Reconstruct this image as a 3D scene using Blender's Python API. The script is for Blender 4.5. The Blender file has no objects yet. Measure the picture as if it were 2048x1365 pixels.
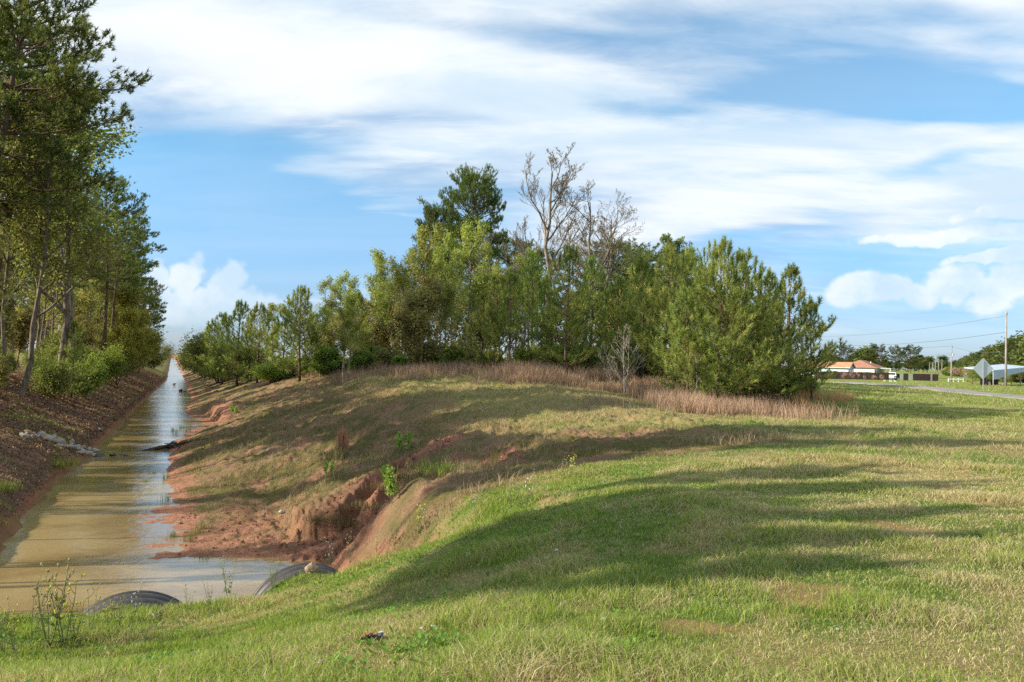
import bpy, math, random
import numpy as np
from mathutils import Matrix, Vector

# ------------------------------------------------------------------ camera, world, sun, exposure
scene = bpy.context.scene
COL = scene.collection
F_PX = 1607.0                        # focal length in pixels of a 2048 px wide picture
EYE = np.array([0.0, 0.0, 5.0])      # water surface is z = 0
PITCH = math.radians(1.41); ROLL = math.radians(1.22)
_f = np.array([0, math.cos(PITCH), math.sin(PITCH)])
_r0 = np.array([1.0, 0, 0]); _u0 = np.cross(_r0, _f)
_r = math.cos(ROLL) * _r0 + math.sin(ROLL) * _u0
_u = -math.sin(ROLL) * _r0 + math.cos(ROLL) * _u0
cam_data = bpy.data.cameras.new('camera')
cam_data.sensor_width = 36.0; cam_data.lens = 36.0 * F_PX / 2048.0
cam_data.clip_start = 0.1; cam_data.clip_end = 12000
cam = bpy.data.objects.new('camera', cam_data); COL.objects.link(cam)
cam.matrix_world = Matrix(((_r[0], _u[0], -_f[0], EYE[0]), (_r[1], _u[1], -_f[1], EYE[1]),
                           (_r[2], _u[2], -_f[2], EYE[2]), (0, 0, 0, 1)))
scene.camera = cam
def ray(px, py): return _f + _r * (px - 1024) / F_PX - _u * (py - 682.5) / F_PX
def unproj(px, py, d): return EYE + ray(px, py) * d

SUN_EL = math.radians(27.0)
SUN_AZ = np.array([-1.0, -0.20]); SUN_AZ /= np.linalg.norm(SUN_AZ)
sun_dir = np.array([SUN_AZ[0] * math.cos(SUN_EL), SUN_AZ[1] * math.cos(SUN_EL), math.sin(SUN_EL)])
sd = bpy.data.lights.new('sun', 'SUN'); sd.energy = 4.2; sd.angle = math.radians(0.5); sd.color = (1.0, 0.90, 0.74)
so = bpy.data.objects.new('sun', sd); COL.objects.link(so)
so.rotation_euler = Vector(sun_dir).to_track_quat('Z', 'Y').to_euler(); so.location = (-40, -10, 40)

scene.view_settings.view_transform = 'Standard'; scene.view_settings.look = 'None'
scene.view_settings.gamma = 1.0; scene.view_settings.exposure = 1.0
scene.cycles.max_bounces = 5; scene.cycles.diffuse_bounces = 3; scene.cycles.glossy_bounces = 2
scene.cycles.transmission_bounces = 3; scene.cycles.transparent_max_bounces = 6
scene.cycles.caustics_reflective = False; scene.cycles.caustics_refractive = False
scene.cycles.sample_clamp_indirect = 4.0
scene.cycles.use_denoising = False

world = bpy.data.worlds.new('World'); scene.world = world; world.use_nodes = True
class NT:
    """small helper for building node trees"""
    def __init__(self, tree): self.t = tree; self.n = tree.nodes; self.l = tree.links
    def new(self, typ, **kw):
        nd = self.n.new(typ)
        for k, v in kw.items(): setattr(nd, k, v)
        return nd
    def put(self, sock, v):
        if isinstance(v, bpy.types.NodeSocket): self.l.new(v, sock)
        elif v is not None: sock.default_value = v
    def math(self, op, a, b=None, c=None, clamp=False):
        nd = self.new('ShaderNodeMath', operation=op, use_clamp=clamp)
        self.put(nd.inputs[0], a)
        if b is not None: self.put(nd.inputs[1], b)
        if c is not None: self.put(nd.inputs[2], c)
        return nd.outputs[0]
    def vmath(self, op, a, b=None):
        nd = self.new('ShaderNodeVectorMath', operation=op)
        self.put(nd.inputs[0], a)
        if b is not None: self.put(nd.inputs[1], b)
        return nd.outputs[0]
    def mix(self, f, a, b, blend='MIX'):
        nd = self.new('ShaderNodeMix', data_type='RGBA', blend_type=blend)
        self.put(nd.inputs[0], f); self.put(nd.inputs[6], a); self.put(nd.inputs[7], b)
        return nd.outputs[2]
    def noise(self, vec, scale, detail=4, rough=0.5, dist=0.0, typ='FBM'):
        nd = self.new('ShaderNodeTexNoise')
        if vec is not None: self.put(nd.inputs['Vector'], vec)
        nd.inputs['Scale'].default_value = scale; nd.inputs['Detail'].default_value = detail
        nd.inputs['Roughness'].default_value = rough; nd.inputs['Distortion'].default_value = dist
        return nd
    def smooth(self, v, a, b, lo=0.0, hi=1.0):
        nd = self.new('ShaderNodeMapRange', interpolation_type='SMOOTHSTEP')
        self.put(nd.inputs[0], v)
        for i, x in enumerate((a, b, lo, hi)): nd.inputs[i + 1].default_value = x
        return nd.outputs[0]

def azel(px, py):
    d = ray(px, py); return math.atan2(d[0], d[1]), math.atan2(d[2], math.hypot(d[0], d[1]))

def build_world():
    world.node_tree.nodes.clear(); w = NT(world.node_tree)
    tc = w.new('ShaderNodeTexCoord').outputs['Generated']
    sky = w.new('ShaderNodeTexSky', sky_type='NISHITA'); sky.sun_disc = False
    sky.sun_elevation = SUN_EL
    sky.sun_rotation = math.atan2(SUN_AZ[0], SUN_AZ[1])
    sky.air_density = 1.0; sky.dust_density = 0.6; sky.ozone_density = 3.0
    sp = w.new('ShaderNodeSeparateXYZ'); w.put(sp.inputs[0], tc)
    X, Y, Z = sp.outputs
    az = w.math('ARCTAN2', X, Y)
    hyp = w.math('SQRT', w.math('ADD', w.math('MULTIPLY', X, X), w.math('MULTIPLY', Y, Y)))
    el = w.math('ARCTAN2', Z, hyp)
    zz = w.math('ADD', w.math('MAXIMUM', Z, 0.0), 0.16)
    plane = w.new('ShaderNodeCombineXYZ')
    w.put(plane.inputs[0], w.math('DIVIDE', X, zz)); w.put(plane.inputs[1], w.math('DIVIDE', Y, zz)); w.put(plane.inputs[2], 0.0)
    # turned and stretched so that the wisps run from lower left to upper right
    mp = w.new('ShaderNodeMapping'); w.put(mp.inputs[0], plane.outputs[0])
    mp.inputs['Rotation'].default_value = (0, 0, math.radians(18)); mp.inputs['Scale'].default_value = (0.55, 1.25, 1)
    P = mp.outputs[0]
    warp = w.noise(P, 1.3, 3, 0.55)
    wsp = w.new('ShaderNodeSeparateXYZ'); w.put(wsp.inputs[0], warp.outputs['Color'])
    azw = w.math('ADD', az, w.math('MULTIPLY', w.math('SUBTRACT', wsp.outputs[0], 0.5), 0.34))
    elw = w.math('ADD', el, w.math('MULTIPLY', w.math('SUBTRACT', wsp.outputs[1], 0.5), 0.17))
    def blob(px, py, rx, ry, tilt=0.0, coords=(azw, elw), power=1.0):
        a0, e0 = azel(px, py)
        a = w.math('SUBTRACT', coords[0], a0); e = w.math('SUBTRACT', coords[1], e0)
        c, s = math.cos(tilt), math.sin(tilt)
        u = w.math('MULTIPLY_ADD', a, c, w.math('MULTIPLY', e, s))
        v = w.math('MULTIPLY_ADD', e, c, w.math('MULTIPLY', a, -s))
        u = w.math('MULTIPLY', u, F_PX / rx); v = w.math('MULTIPLY', v, F_PX / ry)
        q = w.math('ADD', w.math('MULTIPLY', u, u), w.math('MULTIPLY', v, v))
        return w.math('EXPONENT', w.math('MULTIPLY', q, -1.0))
    dens = 0.66
    def add(amp, *a, **k):
        nonlocal dens
        dens = w.math('MULTIPLY_ADD', blob(*a, **k), amp, dens)
    for amp, px, py, rx, ry, tl in CLOUDS: add(amp, px, py, rx, ry, tl)
    n1 = w.noise(P, 2.6, 8, 0.62, 0.6).outputs[0]
    n2 = w.noise(P, 0.9, 5, 0.55, 0.3).outputs[0]
    dens = w.math('ADD', dens, w.math('MULTIPLY', w.math('SUBTRACT', n1, 0.5), 1.15))
    dens = w.math('ADD', dens, w.math('MULTIPLY', w.math('SUBTRACT', n2, 0.5), 0.8))
    n3 = w.noise(P, 8.0, 6, 0.65, 0.8).outputs[0]
    dens = w.math('ADD', dens, w.math('MULTIPLY', w.math('SUBTRACT', n3, 0.5), 0.55))
    cl = w.math('MULTIPLY_ADD', w.smooth(dens, 0.0, 1.08), 0.83, 0.17)
    # heaped clouds near the horizon: billowy edges
    bil = w.noise(tc, 9.0, 6, 0.55).outputs[0]
    bil2 = w.noise(tc, 30.0, 4, 0.55).outputs[0]
    wc = w.new('ShaderNodeSeparateXYZ'); w.put(wc.inputs[0], w.noise(tc, 7.0, 4, 0.6).outputs['Color'])
    azc = w.math('ADD', az, w.math('MULTIPLY', w.math('SUBTRACT', wc.outputs[0], 0.5), 0.14)); elc = w.math('ADD', el, w.math('MULTIPLY', w.math('SUBTRACT', wc.outputs[1], 0.5), 0.07))
    cum = None
    for px, py, rx, ry in CUMULUS:
        b = blob(px, py, rx, ry, 0.0, coords=(azc, elc))
        cum = b if cum is None else w.math('MAXIMUM', cum, b)
    cum = w.math('ADD', cum, w.math('ADD', w.math('MULTIPLY', w.math('SUBTRACT', bil, 0.5), 0.9), w.math('MULTIPLY', w.math('SUBTRACT', bil2, 0.5), 0.75)))
    cumf = w.smooth(cum, 0.43, 0.70)
    cumf = w.math('MULTIPLY', cumf, w.smooth(el, 0.005, 0.075))
    # colours: the clear sky is the Nishita sky, a little more saturated
    hs = w.new('ShaderNodeHueSaturation'); hs.inputs['Saturation'].default_value = 1.05; hs.inputs['Value'].default_value = SKY_GAIN
    w.put(hs.inputs['Color'], sky.outputs[0])
    skyc = w.mix(1.0, hs.outputs[0], w.mix(w.smooth(el, -0.02, 0.30), (0.42, 0.52, 0.80, 1), SKY_TINT), 'MULTIPLY')
    shade = w.smooth(w.noise(P, 1.7, 6, 0.6, 0.4).outputs[0], 0.36, 0.62)
    cc = w.mix(shade, CLOUD_LO, CLOUD_HI)
    gsh = None
    for a in ((1480, 470, 210, 28), (1560, 500, 150, 20), (1350, 500, 120, 20), (1760, 560, 170, 26), (950, 350, 260, 60), (820, 240, 160, 30), (640, 250, 160, 40), (1250, 60, 200, 20), (1950, 620, 160, 20), (330, 200, 160, 70), (1130, 380, 120, 26)):
        b = blob(*a); gsh = b if gsh is None else w.math('MAXIMUM', gsh, b)
    gsh = w.math('MULTIPLY', gsh, w.smooth(w.noise(P, 3.4, 6, 0.6, 0.5).outputs[0], 0.30, 0.60))
    cc = w.mix(w.math('MULTIPLY', gsh, 0.85), cc, CLOUD_GREY)
    col = w.mix(w.math('MULTIPLY', cl, 0.97), skyc, cc)
    cs = w.smooth(w.noise(tc, 14.0, 5, 0.6).outputs[0], 0.35, 0.65)
    col = w.mix(w.math('MULTIPLY', cumf, 0.76), col, w.mix(cs, CLOUD_LO, CLOUD_HI))
    bg = w.new('ShaderNodeBackground'); bg.inputs['Strength'].default_value = 0.1
    w.put(bg.inputs['Color'], col)
    out = w.new('ShaderNodeOutputWorld'); w.l.new(bg.outputs[0], out.inputs[0])
SKY_GAIN = 1.16; SKY_TINT = (0.54, 0.86, 0.88, 1)
CLOUD_LO = (3.5, 4.3, 5.0, 1); CLOUD_HI = (5.1, 5.3, 5.4, 1); CLOUD_GREY = (1.7, 2.7, 4.1, 1)
# amp, px, py, rx, ry, tilt: where the cloud sheet is thick (+) or torn open (-)
CLOUDS = [
    (-0.85, 480, 300, 230, 90, -0.25), (-0.95, 620, 480, 420, 150, 0.0), (-1.0, 330, 440, 170, 130, 0.0),
    (-1.35, 1620, 135, 260, 48, -0.12), (-1.35, 1900, 165, 160, 50, -0.2), (-0.7, 1270, 190, 130, 30, -0.1),
    (-0.5, 1180, 45, 400, 25, -0.05), (-0.45, 1500, 330, 280, 22, -0.1), (-1.3, 1900, 690, 420, 60, 0.0),
    (-0.5, 1500, 470, 160, 30, 0.05), (-0.45, 1950, 330, 120, 20, 0.3), (-0.6, 1750, 540, 200, 60, 0.0),
    (0.7, 700, 90, 520, 100, 0.1), (0.8, 1100, 260, 330, 80, 0.05), (0.6, 1750, 280, 330, 60, 0.0),
    (0.55, 260, 120, 180, 120, 0.3), (0.5, 1950, 40, 140, 50, -0.3), (0.5, 1350, 420, 400, 60, 0.0), (0.5, 1900, 430, 200, 40, 0.0),
    (-0.55, 380, 650, 200, 90, 0.0), (0.5, 760, 400, 90, 16, 0.1), (0.45, 770, 430, 130, 12, 0.0), (0.5, 565, 478, 60, 10, 0.0), (0.4, 560, 525, 90, 14, 0.1)]
CUMULUS = [(452, 550, 42, 60), (380, 560, 42, 60), (318, 570, 45, 70), (440, 600, 80, 40), (500, 600, 70, 45), (420, 620, 150, 45),
           (1880, 478, 170, 16), (2000, 528, 110, 16), (1740, 585, 70, 42), (1830, 600, 60, 36), (1900, 580, 70, 44), (1985, 600, 60, 40), (2040, 575, 60, 40), (1990, 440, 90, 14)]
build_world()
# ------------------------------------------------------------------ object helpers
def tag(o, label=None, cat=None, group=None, kind=None):
    if label: o['label'] = label
    if cat: o['category'] = cat
    if group: o['group'] = group
    if kind: o['kind'] = kind
    return o
def make_mesh(name, V, faces, mat=None, cols=None, smooth=False):
    """V (N,3); faces: list of integer arrays (M,k); cols (N,3)"""
    me = bpy.data.meshes.new(name)
    V = np.asarray(V, dtype=np.float32)
    me.vertices.add(len(V)); me.vertices.foreach_set('co', V.ravel())
    faces = [np.asarray(f, dtype=np.int32) for f in faces if len(f)]
    loops = np.concatenate([f.ravel() for f in faces])
    counts = np.concatenate([np.full(len(f), f.shape[1], dtype=np.int32) for f in faces])
    starts = np.concatenate([[0], np.cumsum(counts)[:-1]]).astype(np.int32)
    me.loops.add(len(loops)); me.loops.foreach_set('vertex_index', loops)
    me.polygons.add(len(counts)); me.polygons.foreach_set('loop_start', starts)
    me.polygons.foreach_set('use_smooth', np.full(len(counts), bool(smooth)))
    if cols is not None:
        at = me.color_attributes.new('col', 'FLOAT_COLOR', 'POINT')
        c4 = np.ones((len(V), 4), dtype=np.float32); c4[:, :3] = cols
        at.data.foreach_set('color', c4.ravel())
    me.update(calc_edges=True)
    if mat: me.materials.append(mat)
    return me
def link(name, me, parent=None, loc=None):
    o = bpy.data.objects.new(name, me); COL.objects.link(o)
    if parent: o.parent = parent
    if loc is not None: o.location = loc
    return o
def empty(name, loc=(0, 0, 0), rz=0.0, sc=1.0):
    o = bpy.data.objects.new(name, None); COL.objects.link(o); o.empty_display_size = 0.3
    o.location = loc; o.rotation_euler = (0, 0, rz); o.scale = (sc, sc, sc) if not hasattr(sc, '__len__') else sc
    return o
def copy_tree(o, parent=None):
    c = o.copy(); COL.objects.link(c); c.parent = parent
    for ch in list(o.children): copy_tree(ch, c)
    return c
class MB:
    """collects shapes that make ONE mesh"""
    def __init__(self): self.V = []; self.F = {3: [], 4: []}; self.C = []; self.n = 0
    def add(self, V, F, col=None):
        V = np.asarray(V, float).reshape(-1, 3); self.V.append(V)
        for f in F:
            f = np.asarray(f, int)
            if f.ndim == 1: f = f[None]
            self.F[f.shape[1]].append(f + self.n)
        c = np.ones((len(V), 3)) * (0.5 if col is None else np.asarray(col)); self.C.append(c); self.n += len(V)
    def box(self, c, s, rz=0.0, col=None, bev=0.0):
        c = np.asarray(c, float); h = np.asarray(s, float) / 2
        if bev <= 0:
            P = np.array([[x, y, z] for z in (-1, 1) for y in (-1, 1) for x in (-1, 1)], float) * h
            F = [[0, 2, 3, 1], [4, 5, 7, 6], [0, 1, 5, 4], [2, 6, 7, 3], [0, 4, 6, 2], [1, 3, 7, 5]]
        else:
            b = min(bev, *(h * 0.9)); ring = []
            for z, ins in ((-h[2], b), (-h[2] + b, 0), (h[2] - b, 0), (h[2], b)):
                X, Y = h[0] - ins, h[1] - ins
                ring += [[-X + b, -Y, z], [X - b, -Y, z], [X, -Y + b, z], [X, Y - b, z], [X - b, Y, z], [-X + b, Y, z], [-X, Y - b, z], [-X, -Y + b, z]]
            P = np.array(ring); F = []
            for k in range(3):
                for i in range(8): j = (i + 1) % 8; F.append([k * 8 + i, k * 8 + j, k * 8 + 8 + j, k * 8 + 8 + i])
            F += [[24, 25, 26, 27], [24, 27, 28, 31], [28, 29, 30, 31], [3, 2, 1, 0], [7, 4, 3, 0], [7, 6, 5, 4]]
        ca, sa = math.cos(rz), math.sin(rz)
        R = np.array([[ca, sa, 0], [-sa, ca, 0], [0, 0, 1]])
        self.add(P @ R + c, F, col)
    def tube(self, P, r, n=6, col=None, cap=True):
        P = np.asarray(P, float); r = np.broadcast_to(np.asarray(r, float), (len(P),))
        T = np.gradient(P, axis=0); T /= np.linalg.norm(T, axis=1)[:, None] + 1e-9
        a = np.array([0, 0, 1.0]) if abs(T[0][2]) < 0.9 else np.array([1.0, 0, 0])
        U = np.cross(T, a); U /= np.linalg.norm(U, axis=1)[:, None] + 1e-9; W = np.cross(T, U)
        th = np.arange(n) * 2 * math.pi / n
        V = P[:, None] + r[:, None, None] * (np.cos(th)[None, :, None] * U[:, None] + np.sin(th)[None, :, None] * W[:, None])
        m = len(P); i = np.arange(m - 1)[:, None] * n; j = np.arange(n)[None]; j2 = (j + 1) % n
        F = np.stack([i + j, i + j2, i + n + j2, i + n + j], -1).reshape(-1, 4)
        V = V.reshape(-1, 3); FF = [F]
        if cap:
            V = np.vstack([V, P[:1], P[-1:]]); k = m * n
            FF.append(np.array([[k, (q + 1) % n, q] for q in range(n)])); FF.append(np.array([[k + 1, (m - 1) * n + q, (m - 1) * n + (q + 1) % n] for q in range(n)]))
        self.add(V, FF, col)
    def mesh(self, name, mat, smooth=False, colors=False):
        F = [np.concatenate(self.F[k]) for k in (3, 4) if self.F[k]]
        return make_mesh(name, np.concatenate(self.V), F, mat, np.concatenate(self.C) if colors else None, smooth)
    def build(self, name, mat, parent=None, smooth=False, loc=None, colors=False):
        return link(name, self.mesh(name, mat, smooth, colors), parent, loc)

# ------------------------------------------------------------------ numeric noise
def _hash(ix, iy, seed):
    h = (ix.astype(np.int64) * 374761393 + iy.astype(np.int64) * 668265263 + seed * 1274126177) & 0xFFFFFFFF
    h = ((h ^ (h >> 13)) * 1274126177) & 0xFFFFFFFF
    return ((h ^ (h >> 16)) & 0xFFFF) / 65535.0
def vnoise(x, y, seed=0):
    ix = np.floor(x); iy = np.floor(y); fx = x - ix; fy = y - iy
    fx = fx * fx * fx * (fx * (fx * 6 - 15) + 10); fy = fy * fy * fy * (fy * (fy * 6 - 15) + 10)
    a = _hash(ix, iy, seed); b = _hash(ix + 1, iy, seed); c = _hash(ix, iy + 1, seed); d = _hash(ix + 1, iy + 1, seed)
    return (a * (1 - fx) + b * fx) * (1 - fy) + (c * (1 - fx) + d * fx) * fy
def fbm(x, y, sc=1.0, oct=4, seed=0, gain=0.5):
    x = np.asarray(x, float) * sc; y = np.asarray(y, float) * sc; s = 0.0; a = 1.0; t = 0.0
    for k in range(oct):
        s = s + a * vnoise(x * 0.8 - y * 0.6 + 17.3 * k, x * 0.6 + y * 0.8 - 9.1 * k, seed + k); t += a; a *= gain; x = x * 2.03; y = y * 2.03
    return s / t
def sst(x, a, b):
    t = np.clip((np.asarray(x, float) - a) / (b - a), 0, 1); return t * t * (3 - 2 * t)

# ------------------------------------------------------------------ the lie of the land
CAX = math.atan2(345 - 1024, F_PX); CS, CC = math.sin(CAX), math.cos(CAX)
def st(x, y): return x * CS + y * CC, x * CC - y * CS           # along the canal, across it (right +)
def xy(s, t): return s * CS + t * CC, s * CC - t * CS
_ctrl_px = [(1024,1365,4.3),(1536,1365,4.25),(2048,1365,4.2),(512,1365,4.6),(0,1365,5.6),(0,1290,8.8),(200,1255,10),(400,1225,11),
  (640,1150,12.3),(900,1010,15),(1050,935,18),(1200,1000,11.3),(1200,1200,6.35),(1600,1200,6.2),(2048,1200,6.1),(2048,1000,11),(1600,1000,11.2),
  (2048,880,21),(1600,880,20),(1600,840,28),(1300,860,23),(1200,860,24),(1100,880,22),(800,1100,12),(900,1150,9),(700,1200,9.3),(1000,1100,9.3),(400,1300,8.2),
  (1200,760,42),(1300,790,38),(1480,828,35),(1650,800,46),(1000,748,44),(940,790,35),(1130,792,33.5),(1000,860,26),(850,758,45),(700,745,56),(600,742,68),
  (2048,797,64),(1650,765,118),(1750,760,180),(2048,768,115),(1850,770,100)]
_C = [tuple(unproj(*c)) for c in _ctrl_px]
_C += [(0,80,4.0),(-20,90,3.7),(-40,150,3.2),(60,20,3.2),(60,-30,3.2),(0,-40,3.3),(-40,-30,3.2),(-40,40,3.1),(-60,80,3.0),(-100,250,3),(0,300,3),(150,300,2.6),
  (300,100,3),(-200,0,3),(0,-300,3),(-300,300,3),(300,300,2.6),(-18,8,3.0),(-12,-5,3.2),(0,0,3.35),(10,0,3.35),(-3,1.5,3.3),(40,35,3.1),(25,25,3.15)]
_C = np.array(_C)
def _tps(C, lam=0.4):
    n = len(C); d = np.hypot(C[:, None, 0] - C[None, :, 0], C[:, None, 1] - C[None, :, 1])
    K = np.where(d > 0, d * d * np.log(d + 1e-12), 0) + lam * np.eye(n)
    P = np.c_[np.ones(n), C[:, :2]]; A = np.zeros((n + 3, n + 3)); A[:n, :n] = K; A[:n, n:] = P; A[n:, :n] = P.T
    return np.linalg.solve(A, np.r_[C[:, 2], 0, 0, 0])
_W = _tps(_C)
def upper(x, y):
    x = np.asarray(x, float); y = np.asarray(y, float); sh = x.shape; x = x.ravel(); y = y.ravel()
    z = _W[-3] + _W[-2] * x + _W[-1] * y
    for i in range(len(_C)):
        d2 = (x - _C[i, 0]) ** 2 + (y - _C[i, 1]) ** 2
        z = z + _W[i] * 0.5 * d2 * np.log(d2 + 1e-9)
    r = np.hypot(x, y); k = sst(r, 200, 340); z = z * (1 - k) + 2.9 * k
    return np.clip(z, 1.0, 4.6).reshape(sh)
def edge_l(s): return np.interp(s, [0, 12, 24, 32, 41, 43.5, 46, 94, 166, 1500], [-3.4, -3.6, -3.9, -3.9, -3.8, -3.1, -3.5, -2.5, -0.8, -0.8])
def edge_r(s): return np.interp(s, [0, 13, 18, 20.0, 20.7, 21.4, 22.4, 30, 38, 50, 55, 62, 75, 100, 190, 1500], [3.6, 3.5, 3.3, 3.0, 2.6, 0.4, 0.05, 0.25, -0.1, 0.2, 1.6, 1.9, 1.2, 2.2, 2.4, 2.4])
def smin(a, b, k):
    h = np.clip(0.5 + 0.5 * (b - a) / k, 0, 1); return b * (1 - h) + a * h - k * h * (1 - h)
def gully_axis(t): return 19.9 + 0.55 * np.sin(t * 1.3 + 0.4) - 0.12 * (t - 3)
PIPES = [(-0.45, 14.45, 1.14, 0.0), (2.46, 15.75, 1.10, -0.05)]      # across, end, radius, axis height
def height(x, y, fine=True):
    x = np.asarray(x, float); y = np.asarray(y, float); s, t = st(x, y)
    zu = upper(x, y)
    w1 = (fbm(x, y, 0.35, 3, 11) - 0.5)
    zu = zu + 0.22 * w1 * sst(np.hypot(x, y), 6, 20)
    er = edge_r(s) + 0.4 * (fbm(x, y, 0.5, 3, 5) - 0.5) * sst(s, 17, 24); el_ = edge_l(s) + 0.6 * (fbm(x, y, 0.45, 3, 6) - 0.5)
    dr = t - er; dl = el_ - t
    near = 1 - sst(s, 17.5, 20.5)                                    # pool side by the pipes
    bench = sst(s, 20.3, 21.6) * (1 - sst(s, 27, 36))
    scarp = sst(s, 49, 53) * (1 - sst(s, 66, 80))
    pr = 0.34 * dr
    bluff = sst(s, 19.8, 20.6) * (1 - sst(s + 0.8 * (fbm(x, y, 0.7, 3, 8) - .5), 22.6, 25.5))
    far_b = 0.14 + (dr - 2.9) * 0.40
    pr = pr * (1 - bench) + bench * np.where(dr < 2.9, 0.05 * dr + 0.01, far_b)
    e2 = dr - 2.9 + 1.0 * (fbm(x, y, 1.4, 5, 9, 0.62) - 0.5)
    pr = pr + bluff * np.clip(e2 * 1.7, 0, 0.55) * (t > 2)
    lip = 0.9 + 0.5 * fbm(x, y, 0.4, 3, 31)
    prs = np.where(dr < lip, 0.04 * dr, np.minimum(0.04 + (dr - lip) * 1.7, 0.75 + 0.3 * (dr - lip)))
    pr = pr * (1 - scarp) + scarp * prs
    pr = pr * (1 - near) + near * 1.35 * dr
    pl = np.where(dl < 0.8, 0.75 * dl, 0.6 + 0.40 * (dl - 0.8))
    zf = (14.0 - s) * 0.95
    zc = np.maximum(np.maximum(pr, pl), zf)
    zc = np.maximum(zc, -0.5)
    z = smin(zu, zc, 0.35)
    # washed-out gully in the right bank
    ax = gully_axis(t); off = np.abs(s - ax)
    wob = (fbm(x, y, 1.6, 4, 21) - 0.5) + 0.55 * (fbm(x, y, 5.0, 3, 22, 0.6) - 0.5)
    fl = np.interp(t, [2.6, 3.6, 5.0, 6.4, 7.6], [0.0, 0.15, 0.55, 1.15, 1.75])
    wid = np.interp(t, [2.6, 4, 5.5, 7, 8], [1.1, 0.8, 0.75, 0.9, 0.3]) + 0.7 * wob
    gz = fl + np.maximum(0, off - wid) * 1.9 + np.maximum(0, t - 7.5 + wob) * 2.6 + 0.18 * wob
    gz = np.where(t < 2.8, 9, gz)
    ax2 = 21.0 + 0.9 * (t - 4.2); gz2 = np.interp(t, [4.2, 5, 6.6], [0.5, 0.9, 1.8]) + np.maximum(0, np.abs(s - ax2) - 0.28 - 0.4 * wob) * 2.2 + np.where(t < 4.2, 9, 0) + np.maximum(0, t - 6.6) * 2.5
    gz = np.minimum(gz, gz2)
    z = smin(z, gz, 0.12)
    # mud spit with drift wood
    a = np.array([45.3, -1.1]); b = np.array([49.5, 3.2]); ab = b - a; L2 = (ab ** 2).sum()
    k = np.clip(((s - a[0]) * ab[0] + (t - a[1]) * ab[1]) / L2, 0, 1)
    dd = np.hypot(s - a[0] - k * ab[0], t - a[1] - k * ab[1])
    z = np.maximum(z, (0.12 + 0.5 * k) + 0.12 * wob - 0.62 * dd)
    # earth packed over the culvert pipes
    for t0, se, R_, z0 in PIPES:
        zp = z0 + np.sqrt(np.clip(R_ * R_ - (t - t0) ** 2, 0, None)) + 0.07 + 0.10 * (fbm(x, y, 3.0, 3, 77) - 0.5)
        z = np.where((np.abs(t - t0) < R_ * 0.97) & (s < se - 1.1 - 0.35 * (t - t0) / R_ + 0.5 * (fbm(x, y, 2.0, 3, 78) - .5)) & (s > se - 4), np.maximum(z, zp), z)
    if fine:
        onbank = sst(np.minimum(dr, dl * 1.0 + 99 * (dl < 0)), 0, 1)
        bank = sst(s, 14, 18) * (t > -14) * (t < 16) * (s < 320)
        z = z + bank * np.where(dr < 3, 0.25 + 0.75 * sst(dr, 0.3, 3), 1.0) * (0.40 * (fbm(x, y, 0.8, 4, 41, 0.6) - 0.5) + 0.30 * (fbm(x, y, 2.8, 4, 42, 0.65) - 0.5))
        red = np.clip(1 - np.minimum(off - wid, 2.2) / 1.2, 0, 1) * (t > 2.8) * (t < 8.4)
        z = z + red * 0.42 * (fbm(x, y, 2.6, 4, 51, 0.65) - 0.5)
        z = z + 0.05 * (fbm(x, y, 1.4, 3, 61) - 0.5)
    return z
def ground_z(x, y): return float(height(np.array([x]), np.array([y]))[0])
def G(px, py, far=600):
    """where the line of sight through a pixel of the photograph meets the ground (or the water)"""
    d = np.geomspace(3, far, 1600); r = ray(px, py)
    P = EYE[None] + d[:, None] * r[None]
    h = np.maximum(height(P[:, 0], P[:, 1]), 0); k = np.argmax(P[:, 2] <= h)
    return P[k] if P[k, 2] <= h[k] else P[-1]
def at(px, depth):
    p = unproj(px, 725, depth); return p[0], p[1], ground_z(p[0], p[1])
# ------------------------------------------------------------------ materials
def new_mat(name):
    m = bpy.data.materials.new(name); m.use_nodes = True; m.node_tree.nodes.clear(); return m, NT(m.node_tree)
def finish(m, w, shader):
    out = w.new('ShaderNodeOutputMaterial'); w.l.new(shader, out.inputs[0]); return m
def bsdf(w, color, rough=0.8, spec=0.3, metal=0.0, normal=None, **kw):
    b = w.new('ShaderNodeBsdfPrincipled'); w.put(b.inputs['Base Color'], color); w.put(b.inputs['Roughness'], rough)
    w.put(b.inputs['Specular IOR Level'], spec); w.put(b.inputs['Metallic'], metal)
    if normal is not None: w.put(b.inputs['Normal'], normal)
    for k, v in kw.items(): w.put(b.inputs[k], v)
    return b.outputs[0]
def bump(w, h, strength=0.5, dist=0.05):
    b = w.new('ShaderNodeBump'); b.inputs['Strength'].default_value = strength; b.inputs['Distance'].default_value = dist
    w.put(b.inputs['Height'], h); return b.outputs[0]
def plain(name, color, rough=0.7, spec=0.3, metal=0.0, var=0.25, scale=6.0, bumps=0.15):
    m, w = new_mat(name); tc = w.new('ShaderNodeTexCoord').outputs['Object']
    n = w.noise(tc, scale, 6, 0.6).outputs[0]; n2 = w.noise(tc, scale * 7, 3, 0.6).outputs[0]
    f = w.math('ADD', w.math('MULTIPLY', n, 0.7), w.math('MULTIPLY', n2, 0.3))
    c = w.mix(w.smooth(f, 0.3, 0.7), tuple(x * (1 - var) for x in color[:3]) + (1,), tuple(min(1, x * (1 + var)) for x in color[:3]) + (1,))
    return finish(m, w, bsdf(w, c, rough, spec, metal, bump(w, f, bumps, 0.02)))
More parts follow.
